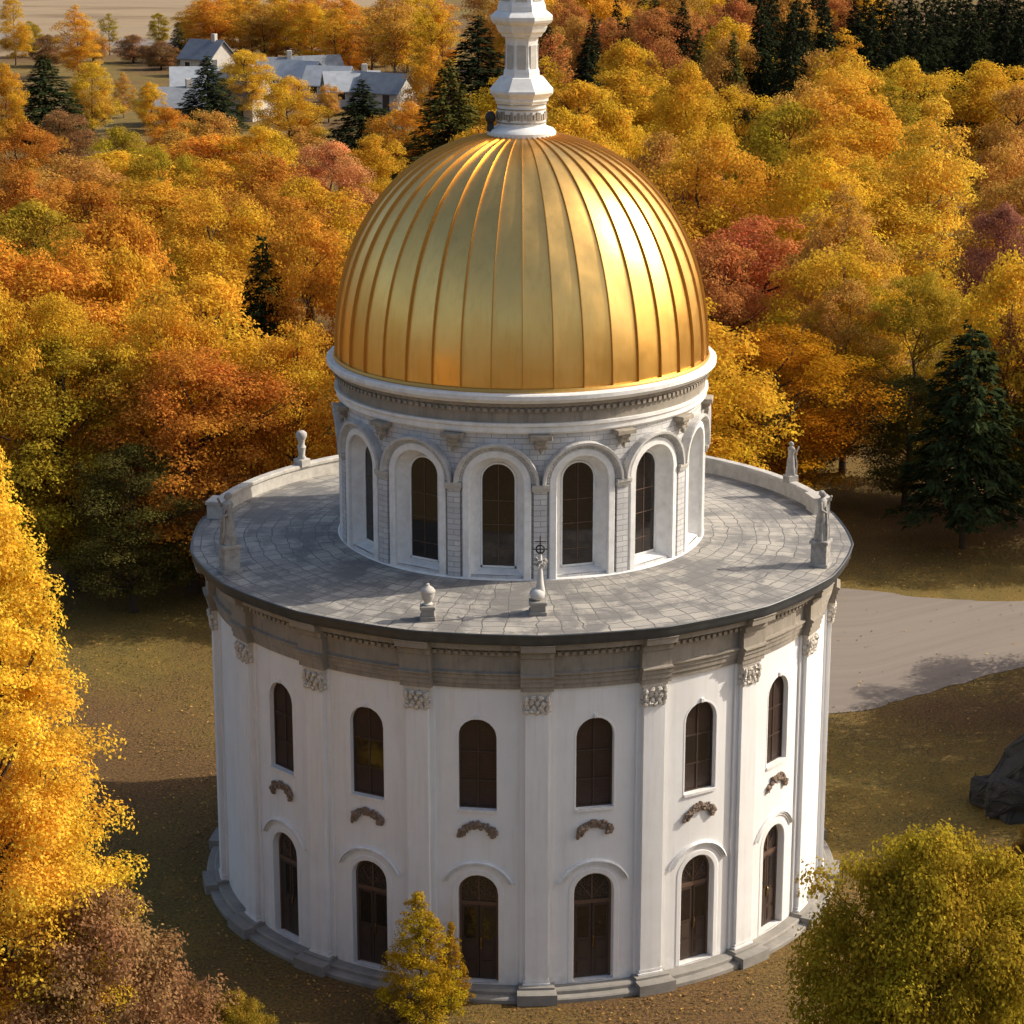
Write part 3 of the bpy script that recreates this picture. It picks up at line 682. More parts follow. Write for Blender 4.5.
def urn_column():
    t = deck_spot(302, 10.35, True); o = empty('stone_finial', cyl(t, 10.33, 12.13), t); tag(o, 'knobbed grey stone post on the parapet at the left rear of the roof', 'finial')
    pedestal(.2, .22, o, M['pale_stone']); m = MB(); m.lathe([(.14, .2), (.15, .25), (.11, .32), (.13, .5), (.16, .62), (.11, .70), (.12, .85), (.17, .95), (.20, 1.03), (.20, 1.12), (.12, 1.2), (.0, 1.22)], n=20); m.build('shaft', M['pale_stone'], o, smooth=True, split=45)
urn_column()
def small_urn():
    P = at(428, 618, Z_RIM + .05); o = empty('stone_urn', (P.x, P.y, Z_RIM + .03)); tag(o, 'small squat stone urn with a domed lid at the front of the roof', 'urn')
    pedestal(.42, .23, o, M['plinth']); m = MB(); m.lathe([(.13, .42), (.15, .46), (.09, .5), (.17, .62), (.20, .74), (.20, .80), (.22, .82), (.22, .86), (.17, .93), (.08, .99), (.05, 1.02), (.06, 1.05), (.0, 1.09)], n=24); m.build('bowl', M['pale_stone'], o, smooth=True, split=50)
small_urn()
def cross_finial():
    P = at(538, 613, Z_RIM + .05); o = empty('cross_finial', (P.x, P.y, Z_RIM + .03)); tag(o, 'slender white finial topped by a small iron cross at the front of the roof', 'finial')
    pedestal(.42, .27, o, M['plinth']); rg = random.Random(1); m = MB(); m.blob((-.03, 0, .60), .23, .23, .2, rg, 16, 10, .02)
    m.lathe([(.13, .5), (.145, .7), (.10, .95), (.075, 1.25), (.06, 1.40), (.11, 1.43), (.13, 1.47), (.09, 1.50), (.05, 1.54), (.06, 1.7), (.04, 1.8), (0, 1.81)], n=20, origin=(.06, .03, 0)); m.build('shaft', M['hood'], o, smooth=True, split=50)
    lf_ = MB()
    for a in range(14):
        b = a * math.pi / 7; z = 1.5 + .12 * (a % 2); e = .20 + .06 * (a % 3); lf_.tube([(.06, .03, z - .04), (.06 + e * .6 * math.cos(b), .03 + e * .6 * math.sin(b), z + .02), (.06 + e * math.cos(b), .03 + e * math.sin(b), z - .06)], [.03, .035, .008], 5)
    lf_.build('leaf_collar', M['statue'], o)
    c = MB(); c.tube([(.06, .03, 1.78), (.06, .03, 2.35)], [.022, .018], 6)
    for z, e in ((2.18, .17), (1.95, .22)): c.tube([(.06 - e, .03, z), (.06 + e, .03, z)], [.018, .018], 6)
    for a in range(16):
        b = a * math.pi / 8; c.blob((.06 + .12 * math.cos(b), .03, 1.95 + .12 * math.sin(b)), .03, .03, .03, rg, 5, 4, .2)
    c.build('cross', M['iron'], o)
cross_finial()

# ------------------------------------------------------------------ vegetation
def quads_mesh(name, c, n, size, asp, var, mat, seed, align=None, squash=1.0):
    rs = np.random.RandomState(seed); N = len(c)
    n = n / (np.linalg.norm(n, axis=1, keepdims=True) + 1e-9)
    a = rs.normal(size=(N, 3)) if align is None else align + rs.normal(size=(N, 3)) * .25
    t = a - n * (a * n).sum(1, keepdims=True); t /= np.linalg.norm(t, axis=1, keepdims=True) + 1e-9
    b = np.cross(n, t); s = size[:, None]
    V = np.empty((N, 4, 3)); V[:, 0] = -t * s; V[:, 1] = b * s * asp + n * s * .15; V[:, 2] = t * s; V[:, 3] = -b * s * asp + n * s * .15
    V[:, :, 2] /= squash; V += c[:, None, :]
    me = bpy.data.meshes.new(name); me.vertices.add(4 * N); me.vertices.foreach_set('co', V.reshape(-1))
    me.loops.add(4 * N); me.loops.foreach_set('vertex_index', np.arange(4 * N, dtype=np.int32))
    me.polygons.add(N); me.polygons.foreach_set('loop_start', np.arange(0, 4 * N, 4, dtype=np.int32))
    me.attributes.new('leafvar', 'FLOAT', 'FACE').data.foreach_set('value', var.astype(np.float32))
    me.materials.append(mat); me.update(calc_edges=True); return me
ENV = {   # half width of the crown (fraction of full width .5) against height fraction of the crown
    'round': lambda h: .5 * math.sqrt(max(0, 1 - abs(2 * h - .86) ** 2.2 / (1.14 if h > .43 else .86) ** 2.2)) if h < 1 else 0,
    'tall': lambda h: .5 * max(0, math.sin(math.pi * min(1, .14 + .86 * h))) ** .62,
    'cone': lambda h: .5 * (1 - h) ** .62 * min(1, .5 + h * 5),
    'spread': lambda h: .5 * max(0, 1 - (h * 1.0) ** 2.4) ** .5 * min(1, .6 + h * 2.2),
}
def broadleaf(seed, env, cb, nl, per, lsize, lobe=.17, aspect=1.5, jit=.35, irr=None):
    """unit tree: height 1, crown width 1; cb crown base; aspect height/width of the real tree, keeps the leaves square"""
    rs = np.random.RandomState(seed); cen = []; rad = []; f = rs.uniform(0, 6.28, 6); irr = irr or (.10 if env == 'cone' else .30)
    Eb = ENV[env]; E = lambda h, a=0.0: min(.56, Eb(h) * (1 + irr * (math.sin(2 * a + f[0]) * .45 + math.sin(3 * a + 5 * h + f[1]) * .5 + math.sin(7 * h + 2 * a + f[2]) * .45)))
    tries = 0
    while len(cen) < nl and tries < nl * 40:
        tries += 1
        h = rs.rand(); a = rs.rand() * 2 * math.pi; e = E(h, a)
        if rs.rand() > (e / .5) ** (.45 if env == 'cone' else .8): continue
        q = math.sqrt(rs.uniform(.18, 1.0)); lr = lobe * rs.uniform(.6, 1.25) * (.55 + .45 * e / .5)
        rr = max(0, e * q * (1 + rs.uniform(-.12, .1)) - lr * .55)
        z = cb + (1 - cb) * h * .97 - lr / aspect * .4
        cen.append((rr * math.cos(a), rr * math.sin(a), z)); rad.append(lr)
    C = []; Nn = []; Va = []
    for (x, y, z), lr in zip(cen, rad):
        k = int(per * (lr / lobe) ** 1.6 * rs.uniform(.75, 1.2)); d = rs.normal(size=(k, 3)); d /= np.linalg.norm(d, axis=1, keepdims=True)
        d[:, 2] = np.where(d[:, 2] < -.25, -d[:, 2] * .8, d[:, 2])
        r = lr * (1 - np.abs(rs.normal(size=(k, 1))) * jit * .9) ; r = np.where(rs.rand(k, 1) < .10, r * rs.uniform(1.05, 1.35, (k, 1)), r)
        p = d * r; p[:, 2] *= .85 / aspect; C.append(p + np.array((x, y, z)))
        Nn.append(d * .75 + np.array((0, 0, .35)) + rs.normal(size=(k, 3)) * .45); Va.append(.45 * rs.rand() + .55 * rs.rand(k))
    C = np.vstack(C); Nn = np.vstack(Nn); Va = np.concatenate(Va); S = lsize * rs.uniform(.6, 1.3, len(C))
    C[:, 2] = np.maximum(C[:, 2], cb * .6)
    crown = quads_mesh('crown', C, Nn, S, .62, np.clip(Va, 0, 1), M['autumn_leaves'], seed + 1, None, aspect)
    return crown, cen
def trunk_mesh(seed, cen, top=.86, r0=.022, mat='bark', limbs=16, aspect=1.5):
    rg = random.Random(seed); m = MB(); pts = [Vector((rg.uniform(-.01, .01) * i, rg.uniform(-.01, .01) * i, top * i / 6)) for i in range(7)]; pts[0].z = -.02
    m.tube(pts, [r0 * (1.5 if i == 0 else 1) * (1 - .85 * i / 6) for i in range(7)], 8)
    for c in rg.sample(cen, min(limbs, len(cen))):
        z = max(.14, c[2] - .10 - .18 * math.hypot(c[0], c[1])); z = min(z, top * .95)
        i = min(5, int(z / top * 6)); p = pts[i].lerp(pts[i + 1], z / top * 6 - i); e = Vector(c); mid = p.lerp(e, .5) + Vector((rg.uniform(-.02, .02), rg.uniform(-.02, .02), -.02))
        rr = r0 * .42 * (1 - z * .5); m.tube([p, mid, e], [rr, rr * .6, rr * .15], 5)
        for _ in range(2):
            e2 = e + Vector((rg.uniform(-.12, .12), rg.uniform(-.12, .12), rg.uniform(-.02, .08))); m.tube([mid, mid.lerp(e2, .6) + Vector((0, 0, -.005)), e2], [rr * .45, rr * .3, rr * .1], 4)
    return m.mesh('trunk', M[mat], True)
def conifer(seed, nlev, lsize, dens=1.0, cb=.08, power=.9, droop=.16, aspect=2.2):
    rs = np.random.RandomState(seed); C = []; Nn = []; A = []; Va = []; cen = []
    for i in range(nlev):
        h = cb + (1 - cb) * (i / nlev) ** .92; L0 = .5 * (1 - (h - cb) / (1 - cb)) ** power + .012; nb = max(4, int(11 - 5 * i / nlev)); off = rs.rand() * 6.3
        for b in range(nb):
            a = off + 2 * math.pi * b / nb + rs.normal() * .18; L = L0 * rs.uniform(.72, 1.12); hz = h + rs.normal() * .008
            k = max(5, int(70 * L / .5 * dens)); s = np.sqrt(rs.rand(k)); wv = rs.normal(size=k) * .16 * L * (1.15 - s * .8)
            ca, sa = math.cos(a), math.sin(a); up = (.05 * s - droop * s * s * L / .5 * 1.2) * .5 + rs.normal(size=k) * .008
            P = np.stack([ca * s * L - sa * wv, sa * s * L + ca * wv, hz + up / aspect * 2 - np.abs(wv) * .35 / aspect], 1)
            C.append(P); Nn.append(np.stack([ca * .35 + rs.normal(size=k) * .3, sa * .35 + rs.normal(size=k) * .3, np.full(k, 1.0)], 1))
            A.append(np.stack([ca - sa * np.sign(wv) * .7, sa + ca * np.sign(wv) * .7, np.full(k, -.25)], 1)); Va.append(.4 * rs.rand() + .6 * rs.rand(k))
            if b % 2 == 0 and L > .08: cen.append((ca * L * .8, sa * L * .8, hz - .02 / aspect))
    C = np.vstack(C); Nn = np.vstack(Nn); A = np.vstack(A); Va = np.concatenate(Va); S = lsize * rs.uniform(.6, 1.3, len(C))
    me = quads_mesh('crown', C, Nn, S, .34, np.clip(Va, 0, 1), M['needles'], seed + 1, A, aspect * .8)
    m = MB(); m.tube([(0, 0, -.02), (0, 0, .3), (0, 0, .97)], [.028, .018, .003], 8)
    for c in cen: m.tube([(0, 0, c[2] + .015), c], [.006, .0015], 4)
    return me, m.mesh('trunk', M['bark'], True)

KIND = {}
def make_kinds():
    for i in range(5):
        c, cen = broadleaf(100 + i * 7, 'round', .12, 150, 290, .0105, .14, 1.45); KIND['round%d' % i] = (c, trunk_mesh(i, cen))
    for i in range(3):
        c, cen = broadleaf(200 + i * 7, 'tall', .10, 160, 230, .0125, .155, 2.1); KIND['tall%d' % i] = (c, trunk_mesh(20 + i, cen, .9, .018, 'birch_bark'))
    for i in range(2):
        c, cen = broadleaf(300 + i * 7, 'tall', .30, 80, 110, .018, .19, 2.3, .6); KIND['thin%d' % i] = (c, trunk_mesh(30 + i, cen, .95, .016, 'bark', 24))
    for i in range(2):
        c, cen = broadleaf(340 + i * 7, 'spread', .12, 150, 270, .0105, .135, 1.0); KIND['spread%d' % i] = (c, trunk_mesh(40 + i, cen, .8, .024))
    for i in range(2):
        c, cen = broadleaf(360 + i * 7, 'round', .10, 190, 330, .0078, .125, 1.5, .5); KIND['fine%d' % i] = (c, trunk_mesh(50 + i, cen, .86, .022, 'bark', 26))
    for i in range(3): KIND['spruce%d' % i] = conifer(400 + i, 26, .030, 1.25)
    KIND['pine0'] = conifer(450, 17, .036, 1.2, .20, .62, .10, 1.7)
make_kinds()
rng = random.Random(77)
def plant(name, kind, loc, h, wd, colour, label, cat='tree', group=None, rz=None):
    o = empty(name, loc, rng.uniform(0, 6.28) if rz is None else rz); tag(o, label, cat, group)
    cm, tm = KIND[kind]
    for n_, me in (('crown', cm), ('trunk', tm)):
        q = link(n_, me, o); q.scale = (wd, wd, h)
        jb = rng.uniform(.92, 1.08); jg = rng.uniform(.95, 1.05)
        if n_ == 'crown': q.color = (colour[0] * jb, colour[1] * jb * jg, colour[2] * jb, 1)
    return o
COL = dict(yellow=(.74, .47, .05), gold=(.74, .45, .042), amber=(.72, .40, .042), orange=(.74, .35, .045), deep=(.58, .25, .04), rust=(.56, .23, .07), red=(.68, .23, .085), pink=(.80, .36, .15),
           olive=(.44, .31, .032), green=(.14, .14, .02), tan=(.62, .34, .075), brown=(.33, .17, .07), mauve=(.36, .16, .10), spruce=(.040, .052, .020), dark=(.028, .034, .016), moss=(.12, .105, .028))
def place(px, ytop, h, wpx, kind, colour, label, name='broadleaf_tree', group=None, ybase=None):
    if ybase is None: P = at(px, ytop, h)
    else:
        P = at(px, ybase); h = zat(px, ytop, P.y)
    if group in (G_L, G_R) or (group or '').startswith('crowded'): wpx *= 1.15
    wd = wpx / (F_PX / depth((P.x, P.y, h * .6))) * (1.35 if kind[:6] == 'spruce' else 1.0)
    return plant(name, kind, (P.x, P.y, 0), h, wd, COL[colour] if isinstance(colour, str) else colour, label, 'tree', group)
G_L, G_R, G_F = 'autumn trees in the wood left of the dome', 'autumn trees in the wood right of the dome', 'trees of the far woods'
def woods():
    T = [
     # --- left, far to near: px, ytop, height, width px, kind, colour, label
     (43, 55, 10, 84, 'spruce0', 'spruce', 'broad dark green conifer near the left edge, beside a round yellow tree', 'conifer_tree', G_F),
     (90, 60, 9, 62, 'round0', 'yellow', 'round yellow tree right beside the broad dark conifer at the far left', 'broadleaf_tree', G_F),
     (3, 60, 10, 44, 'round1', 'amber', 'amber tree cut by the left edge, beside the broad dark conifer', 'broadleaf_tree', G_F),
     (207, 56, 9, 66, 'spruce1', 'spruce', 'dark pointed spruce in front of the pale roofed farmhouse', 'conifer_tree', G_F),
     (245, 48, 9, 66, 'round2', 'yellow', 'domed yellow tree to the right of the pointed spruce by the farmhouse', 'broadleaf_tree', G_F),
     (287, 74, 10, 76, 'round3', 'gold', 'large golden tree below the domed yellow one, in front of the row of cottages', 'broadleaf_tree', G_F),
     (362, 80, 9.5, 86, 'spruce2', 'spruce', 'wide blue green spruce at the right end of the row of cottages', 'conifer_tree', G_F),
     (328, 82, 5, 28, 'round4', 'tan', 'small pale tan tree in front of the cottages, left of the wide spruce', 'broadleaf_tree', G_F),
     (168, 104, 8, 56, 'round1', 'orange', 'orange tree in front of the grey roofed outbuilding', 'broadleaf_tree', G_L),
     (150, 80, 6, 36, 'round1', 'gold', 'small yellow tree left of the farmhouse with the white gable', 'broadleaf_tree', G_F),
     (122, 70, 6, 24, 'tall0', 'tan', 'thin tan tree between the round yellow tree and the farmhouse', 'broadleaf_tree', G_F),
     (75, 2, 11, 46, 'tall1', 'amber', 'amber tree standing among the dry fields at the top left', 'broadleaf_tree', G_F),
     (12, -6, 11, 36, 'tall2', 'gold', 'golden tree in the extreme top left corner beyond the road', 'broadleaf_tree', G_F),
     (108, 12, 7, 26, 'thin0', 'olive', 'narrow olive tree standing beside the amber one in the dry fields', 'broadleaf_tree', G_F),
     (158, 12, 6, 24, 'round2', 'olive', 'little olive tree at the edge of the tan field', 'broadleaf_tree', G_F),
     (188, 14, 5, 26, 'round3', 'yellow', 'little bright yellow round tree at the edge of the tan field', 'broadleaf_tree', G_F),
     (30, 20, 6, 30, 'round3', 'olive', 'small olive tree left of the amber one in the dry fields', 'broadleaf_tree', G_F),
     (92, 30, 5, 34, 'spread0', 'tan', 'low tan bushy tree under the amber tree in the dry fields', 'broadleaf_tree', G_F),
     (132, 34, 4.5, 40, 'spread1', 'brown', 'low brown thicket tree behind the farmhouse, beside the field', 'broadleaf_tree', G_F),
     (160, 40, 4.5, 40, 'spread0', 'brown', 'low dark thicket tree left of the blue grey gabled house', 'broadleaf_tree', G_F),
     (178, 22, 6, 26, 'spruce1', 'moss', 'small dull conifer beside the little bright yellow tree', 'conifer_tree', G_F),
     (48, 34, 5, 44, 'spread1', 'brown', 'low brown thicket tree by the road near the top left corner', 'broadleaf_tree', G_F),
     (60, 96+12, 9, 70, 'round2', 'brown', 'brownish tree directly below the broad dark conifer at the far left', 'broadleaf_tree', G_L),
     (18, 118, 11, 80, 'round3', 'deep', 'deep orange tree at the left edge below the broad dark conifer', 'broadleaf_tree', G_L),
     (120, 122, 11, 84, 'round1', 'olive', 'olive green tree in the wood below the round yellow tree', 'broadleaf_tree', G_L),
     (205, 108, 9, 90, 'spread0', 'tan', 'dusky pinkish brown tree in front of the farmhouse', 'broadleaf_tree', G_L),
     (160, 140, 11, 80, 'round4', 'olive', 'mossy green tree in front of the pinkish brown one below the farmhouse', 'broadleaf_tree', G_L),
     (258, 122, 11, 86, 'round0', 'gold', 'tall yellow gold tree standing in front of the cottages', 'broadleaf_tree', G_L),
     (330, 138, 10, 84, 'round2', 'pink', 'salmon red tree just left of the dome top', 'broadleaf_tree', G_L),
     (300, 122, 9, 54, 'thin0', 'tan', 'half bare tan tree with a dark trunk left of the salmon red tree', 'broadleaf_tree', G_L),
     (405, 98, 10, 66, 'round3', 'orange', 'peach orange tree left of the spire above the dome', 'broadleaf_tree', G_L),
     (372, 130, 10, 70, 'round1', 'amber', 'amber tree between the salmon red tree and the dome', 'broadleaf_tree', G_L),
     (448, 60, 14, 105, 'spruce0', 'moss', 'dull green conifer just left of the spire', 'conifer_tree', G_F),
     (478, 16, 15, 105, 'spruce1', 'dark', 'dark conifer right behind the left side of the spire', 'conifer_tree', G_F),
     (430, 40, 12, 60, 'tall0', 'amber', 'tall amber tree behind the dull green conifer left of the spire', 'broadleaf_tree', G_F),
     (28, 196, 13, 130, 'round2', 'olive', 'big olive yellow tree at the left edge level with the dome', 'broadleaf_tree', G_L),
     (118, 204, 14, 150, 'spread1', 'orange', 'broad bright orange tree with visible branches, left of the dome', 'broadleaf_tree', G_L),
     (210, 182, 13, 120, 'round4', 'amber', 'amber tree between the broad orange tree and the dome', 'broadleaf_tree', G_L),
     (305, 208, 13, 110, 'round0', 'orange', 'orange tree just above the small dark spruce beside the dome', 'broadleaf_tree', G_L),
     (262, 236, 11.5, 84, 'spruce2', 'spruce', 'small dark green spruce alone among orange trees left of the dome', 'conifer_tree', G_L),
     (55, 285, 14, 150, 'fine1', 'gold', 'golden green tree at the left, behind the tall yellow tree', 'broadleaf_tree', G_L),
     (160, 285, 14, 140, 'fine0', 'amber', 'large amber tree to the left of the small dark spruce', 'broadleaf_tree', G_L),
     # --- right
     (588, 38, 15, 76, 'spruce2', 'dark', 'dark conifer just right of the spire', 'conifer_tree', G_F),
     (622, 62, 14, 120, 'round1', 'gold', 'broad golden tree rising behind the dome right of the spire', 'broadleaf_tree', G_R),
     (690, 84, 12, 90, 'round0', 'yellow', 'yellow tree next to the broad golden tree behind the dome', 'broadleaf_tree', G_R),
     (738, 82, 12, 100, 'round4', 'gold', 'bright golden tree right of the dome, above the red maple', 'broadleaf_tree', G_R),
     (768, 52, 10, 60, 'round3', 'tan', 'pale tan tree below the black conifers at the top right', 'broadleaf_tree', G_R),
     (785, 118, 11, 70, 'round2', 'amber', 'amber tree right of the bright golden one, above the red maple', 'broadleaf_tree', G_R),
     (742, 150, 10, 74, 'spruce1', 'moss', 'mossy green conifer half hidden above the red maple', 'conifer_tree', G_R),
     (705, 166, 12, 130, 'round1', 'rust', 'rust brown tree touching the right side of the dome top', 'broadleaf_tree', G_R),
     (768, 212, 12, 150, 'round3', 'red', 'bright red maple right of the dome, the reddest tree of the wood', 'broadleaf_tree', G_R),
     (725, 236, 12, 120, 'round2', 'rust', 'russet tree between the bright red maple and the dome', 'broadleaf_tree', G_R),
     (845, 24, 17, 88, 'tall1', 'amber', 'amber tree whose crest rises above the canopy beside the black conifers', 'broadleaf_tree', G_R),
     (850, 72, 17, 150, 'round3', 'amber', 'big rounded amber tree in the middle of the right hand wood', 'broadleaf_tree', G_R),
     (936, 84, 18, 112, 'tall0', (.84, .57, .07), 'tall slender golden tree with a dark visible trunk at the right', 'broadleaf_tree', G_R),
     (985, 55, 15, 110, 'round1', 'gold', 'golden tree near the top right corner below the black conifers', 'broadleaf_tree', G_R),
     (910, 55, 15, 90, 'round0', 'yellow', 'yellow tree in the canopy row below the black conifers', 'broadleaf_tree', G_R),
     (1020, 120, 15, 90, 'round4', 'tan', 'tan orange tree at the right edge above the crimson one', 'broadleaf_tree', G_R),
     (1004, 198, 13, 80, 'round2', 'mauve', 'dull crimson tree at the right edge', 'broadleaf_tree', G_R),
     (850, 275, 11, 120, 'fine1', 'tan', 'pale tan orange tree right of the golden dome, below the red maple', 'broadleaf_tree', G_R),
     (920, 262, 12, 110, 'fine0', 'olive', 'olive yellow tree left of the dark fir at the right', 'broadleaf_tree', G_R),
     (1010, 300, 11, 80, 'thin1', 'brown', 'sparse brown tree at the right edge behind the dark fir', 'broadleaf_tree', G_R),
    ]
    for a in ((300, 312, 575, 130, 'fine0', 'amber', 'amber tree touching the left side of the dome'), (75, 330, 590, 190, 'fine1', 'olive', 'shaded olive tree on the lawn edge beside the tall yellow tree'),
              (195, 335, 592, 200, 'fine0', 'deep', 'shaded russet tree hanging over the lawn left of the roof'), (280, 405, 578, 130, 'fine1', 'deep', 'shaded brown orange tree behind the left roof statue'),
              (135, 440, 612, 140, 'fine1', 'moss', 'low shaded moss green tree above the left lawn'), (240, 470, 600, 110, 'fine0', 'brown', 'low brown tree at the back of the lawn, left of the roof edge')):
        place(a[0], a[1], 0, a[3], a[4], a[5], a[6], 'broadleaf_tree', G_L, ybase=a[2])
    for a in T: place(a[0], a[1], a[2], a[3], a[4], a[5], a[6], a[7], a[8])
    place(778, 322, 0, 195, 'fine0', (.52, .23, .016), 'orange and green tree leaning over the rear right of the roof', 'broadleaf_tree', G_R, ybase=508)
    place(722, 352, 0, 120, 'fine1', 'olive', 'greenish tree close behind the drum on its right', 'broadleaf_tree', G_R, ybase=500)
    place(962, 326, 0, 130, 'pine0', 'spruce', 'dark fir with a bare lower trunk by the lawn at the right', 'conifer_tree', G_R, ybase=548)
    place(905, 372, 0, 120, 'fine1', 'moss', 'shaded mossy tree left of the dark fir', 'broadleaf_tree', G_R, ybase=505)
    place(1012, 400, 0, 90, 'round0', 'green', 'dark green leafy tree at the right edge beside the dark fir', 'broadleaf_tree', G_R, ybase=520)
    # far wood with visible trunks, top left of centre
    for i in range(34):
        x = 205 + 250 * ((i * .381) % 1); y = -14 + 20 * rng.random(); k = 'thin%d' % (i % 2) if i % 3 else 'tall%d' % (i % 3)
        place(x, y, 0, 46 + 16 * rng.random(), k, ['amber', 'orange', 'gold', 'tan'][i % 4], 'tall thin orange tree with bare trunk in the far birch wood left of the spire', 'birch_tree', 'birch wood beyond the cottages', ybase=62 + (x - 205) * .17 - 26 * rng.random())
    # conifer wall, top right
    for i in range(22):
        x = 850 + 185 * ((i * .618) % 1); place(x, -22 + 26 * rng.random(), 15 + 3 * rng.random(), 50 + 14 * rng.random(), 'spruce%d' % (i % 3), 'dark', 'black green conifer in the dense row along the top right', 'conifer_tree', 'conifer row at the top right')
    for i in range(12):
        x = 745 + 85 * ((i * .618) % 1); place(x, -30 + 36 * rng.random(), 16 + 3 * rng.random(), 54 + 10 * rng.random(), 'spruce%d' % (i % 3), 'dark', 'tall black conifer in the clump above the pale tan tree', 'conifer_tree', 'conifer clump above the tan tree')
    for i in range(22):
        x = 548 + 190 * ((i * .618) % 1); con = i % 3 != 1
        place(x, -14 + 46 * rng.random(), 13 + 3 * rng.random(), 46 + 14 * rng.random(), 'spruce%d' % (i % 3) if con else 'thin%d' % (i % 2), 'moss' if i % 2 and con else ('dark' if con else 'rust'), 'dull green conifer in the mixed wood right of the spire' if con else 'sparse rust orange tree in the mixed wood right of the spire', 'conifer_tree' if con else 'broadleaf_tree', 'mixed wood right of the spire')
    # filler canopy: the crowded wood between the trees named above
    taken = [(a[0], a[1]) for a in T]
    def fill(n, x0, x1, y0, y1, cols, label, group, hmin=10, hmax=14, seed=0):
        r = random.Random(seed); done = 0; t = 0
        while done < n and t < 4000:
            t += 1; x = r.uniform(x0, x1); y = r.uniform(y0, y1); s = 26 + .12 * y
            if (abs(x - 262) < 125 and 200 < y < 340) or (665 < x < 835 and 150 < y < 330) or (255 < x < 405 and y < 125) or (870 < x < 1005 and 75 < y < 262) or (405 < x < 505 and y < 160): continue
            if any(abs(x - a) < s and abs(y - b) < s * .55 for a, b in taken): continue
            taken.append((x, y)); h = r.uniform(hmin, hmax) + y * .004; c = r.choice(cols)
            place(x, y, h, (84 + .27 * y) * r.uniform(.8, 1.2), r.choice(['round0', 'round1', 'round2', 'round3', 'round4', 'spread0', 'spread1', 'tall1']), c, label, 'broadleaf_tree', group); done += 1
    fill(16, -10, 350, 118, 200, ['amber', 'orange', 'deep', 'olive', 'gold', 'tan'], 'smaller autumn tree crowded among others below the cottages', 'crowded trees below the cottages', 9, 11, 1)
    fill(14, -20, 345, 200, 285, ['amber', 'orange', 'gold', 'amber', 'olive'], 'orange or gold tree crowded into the wood left of the dome', 'crowded trees left of the drum', 12, 14, 2)
    fill(22, 545, 1040, 45, 190, ['gold', 'amber', 'yellow', 'gold', 'tan', 'olive'], 'gold tree crowded into the canopy right of the spire', 'crowded trees right of the spire', 13, 16, 3)
    fill(12, 700, 1040, 190, 262, ['amber', 'gold', 'amber', 'deep', 'gold'], 'amber tree crowded into the wood right of the dome', 'crowded trees right of the dome', 11, 13, 4)
    fill(6, 505, 570, 60, 150, ['amber', 'orange', 'gold', 'olive'], 'autumn tree glimpsed beside the foot of the spire', 'trees behind the spire foot', 10, 12, 5)
    fill(10, 380, 690, 180, 290, ['amber', 'deep', 'gold', 'olive'], 'amber tree mostly hidden behind the golden dome', 'trees hidden by the dome', 12, 14, 6)
    fill(16, 330, 740, -20, 45, ['amber', 'tan', 'gold', 'rust'], 'distant autumn tree in the far wood either side of the spire', 'distant trees either side of the spire', 13, 16, 8)
    fill(16, 490, 870, -45, -8, ['amber', 'tan', 'gold', 'rust'], 'far autumn tree cut by the top edge right of the spire', 'far trees along the top edge', 14, 17, 9)
    for x, y, h, wd, k, c in ((-6, 29, 12.5, 8.5, 'round1', 'amber'), (2, 26.5, 11.5, 8, 'round3', 'deep'), (8, 36, 13, 10, 'round0', 'gold'), (-15, 37, 14, 10, 'round2', 'amber')):
        plant('broadleaf_tree', k, (x, y, 0), h, wd, COL[c], 'autumn tree standing close behind the chapel, hidden by its drum', 'tree', 'trees close behind the chapel')
    r2 = random.Random(31)
    for sd_ in (-1, 1):
        for i in range(16):
            Y = 45 + 13 * i + r2.uniform(-5, 5); X = sd_ * (30 + .235 * (Y + 40) * r2.uniform(1.0, 1.5))
            plant('broadleaf_tree', r2.choice(['round0', 'round1', 'round2', 'round3', 'spread0']), (X, Y, 0), r2.uniform(11, 15), r2.uniform(8, 11), COL[r2.choice(['amber', 'gold', 'orange', 'olive', 'yellow'])],
                  'autumn tree of the wood beyond the %s edge of the picture' % ('left' if sd_ < 0 else 'right'), 'tree', 'wood beyond the %s edge' % ('left' if sd_ < 0 else 'right'))
    # trees beyond the right edge of the frame; they shade the lawn and the road
    for x, y, h, wd, k, c in ((26.5, 13, 13, 9, 'round0', 'gold'), (27.5, 18.5, 10, 8, 'round4', 'gold'), (26, 7, 13, 9, 'round2', 'amber'), (27, 1, 11, 8, 'round3', 'amber'), (31, 37, 12, 9, 'round2', 'amber'), (30, 43, 13, 9, 'round1', 'gold')):
        plant('broadleaf_tree', k, (x, y, 0), h, wd, COL[c], 'autumn tree just outside the right edge, shading the lawn by the road', 'tree', 'trees beside the road')
woods()

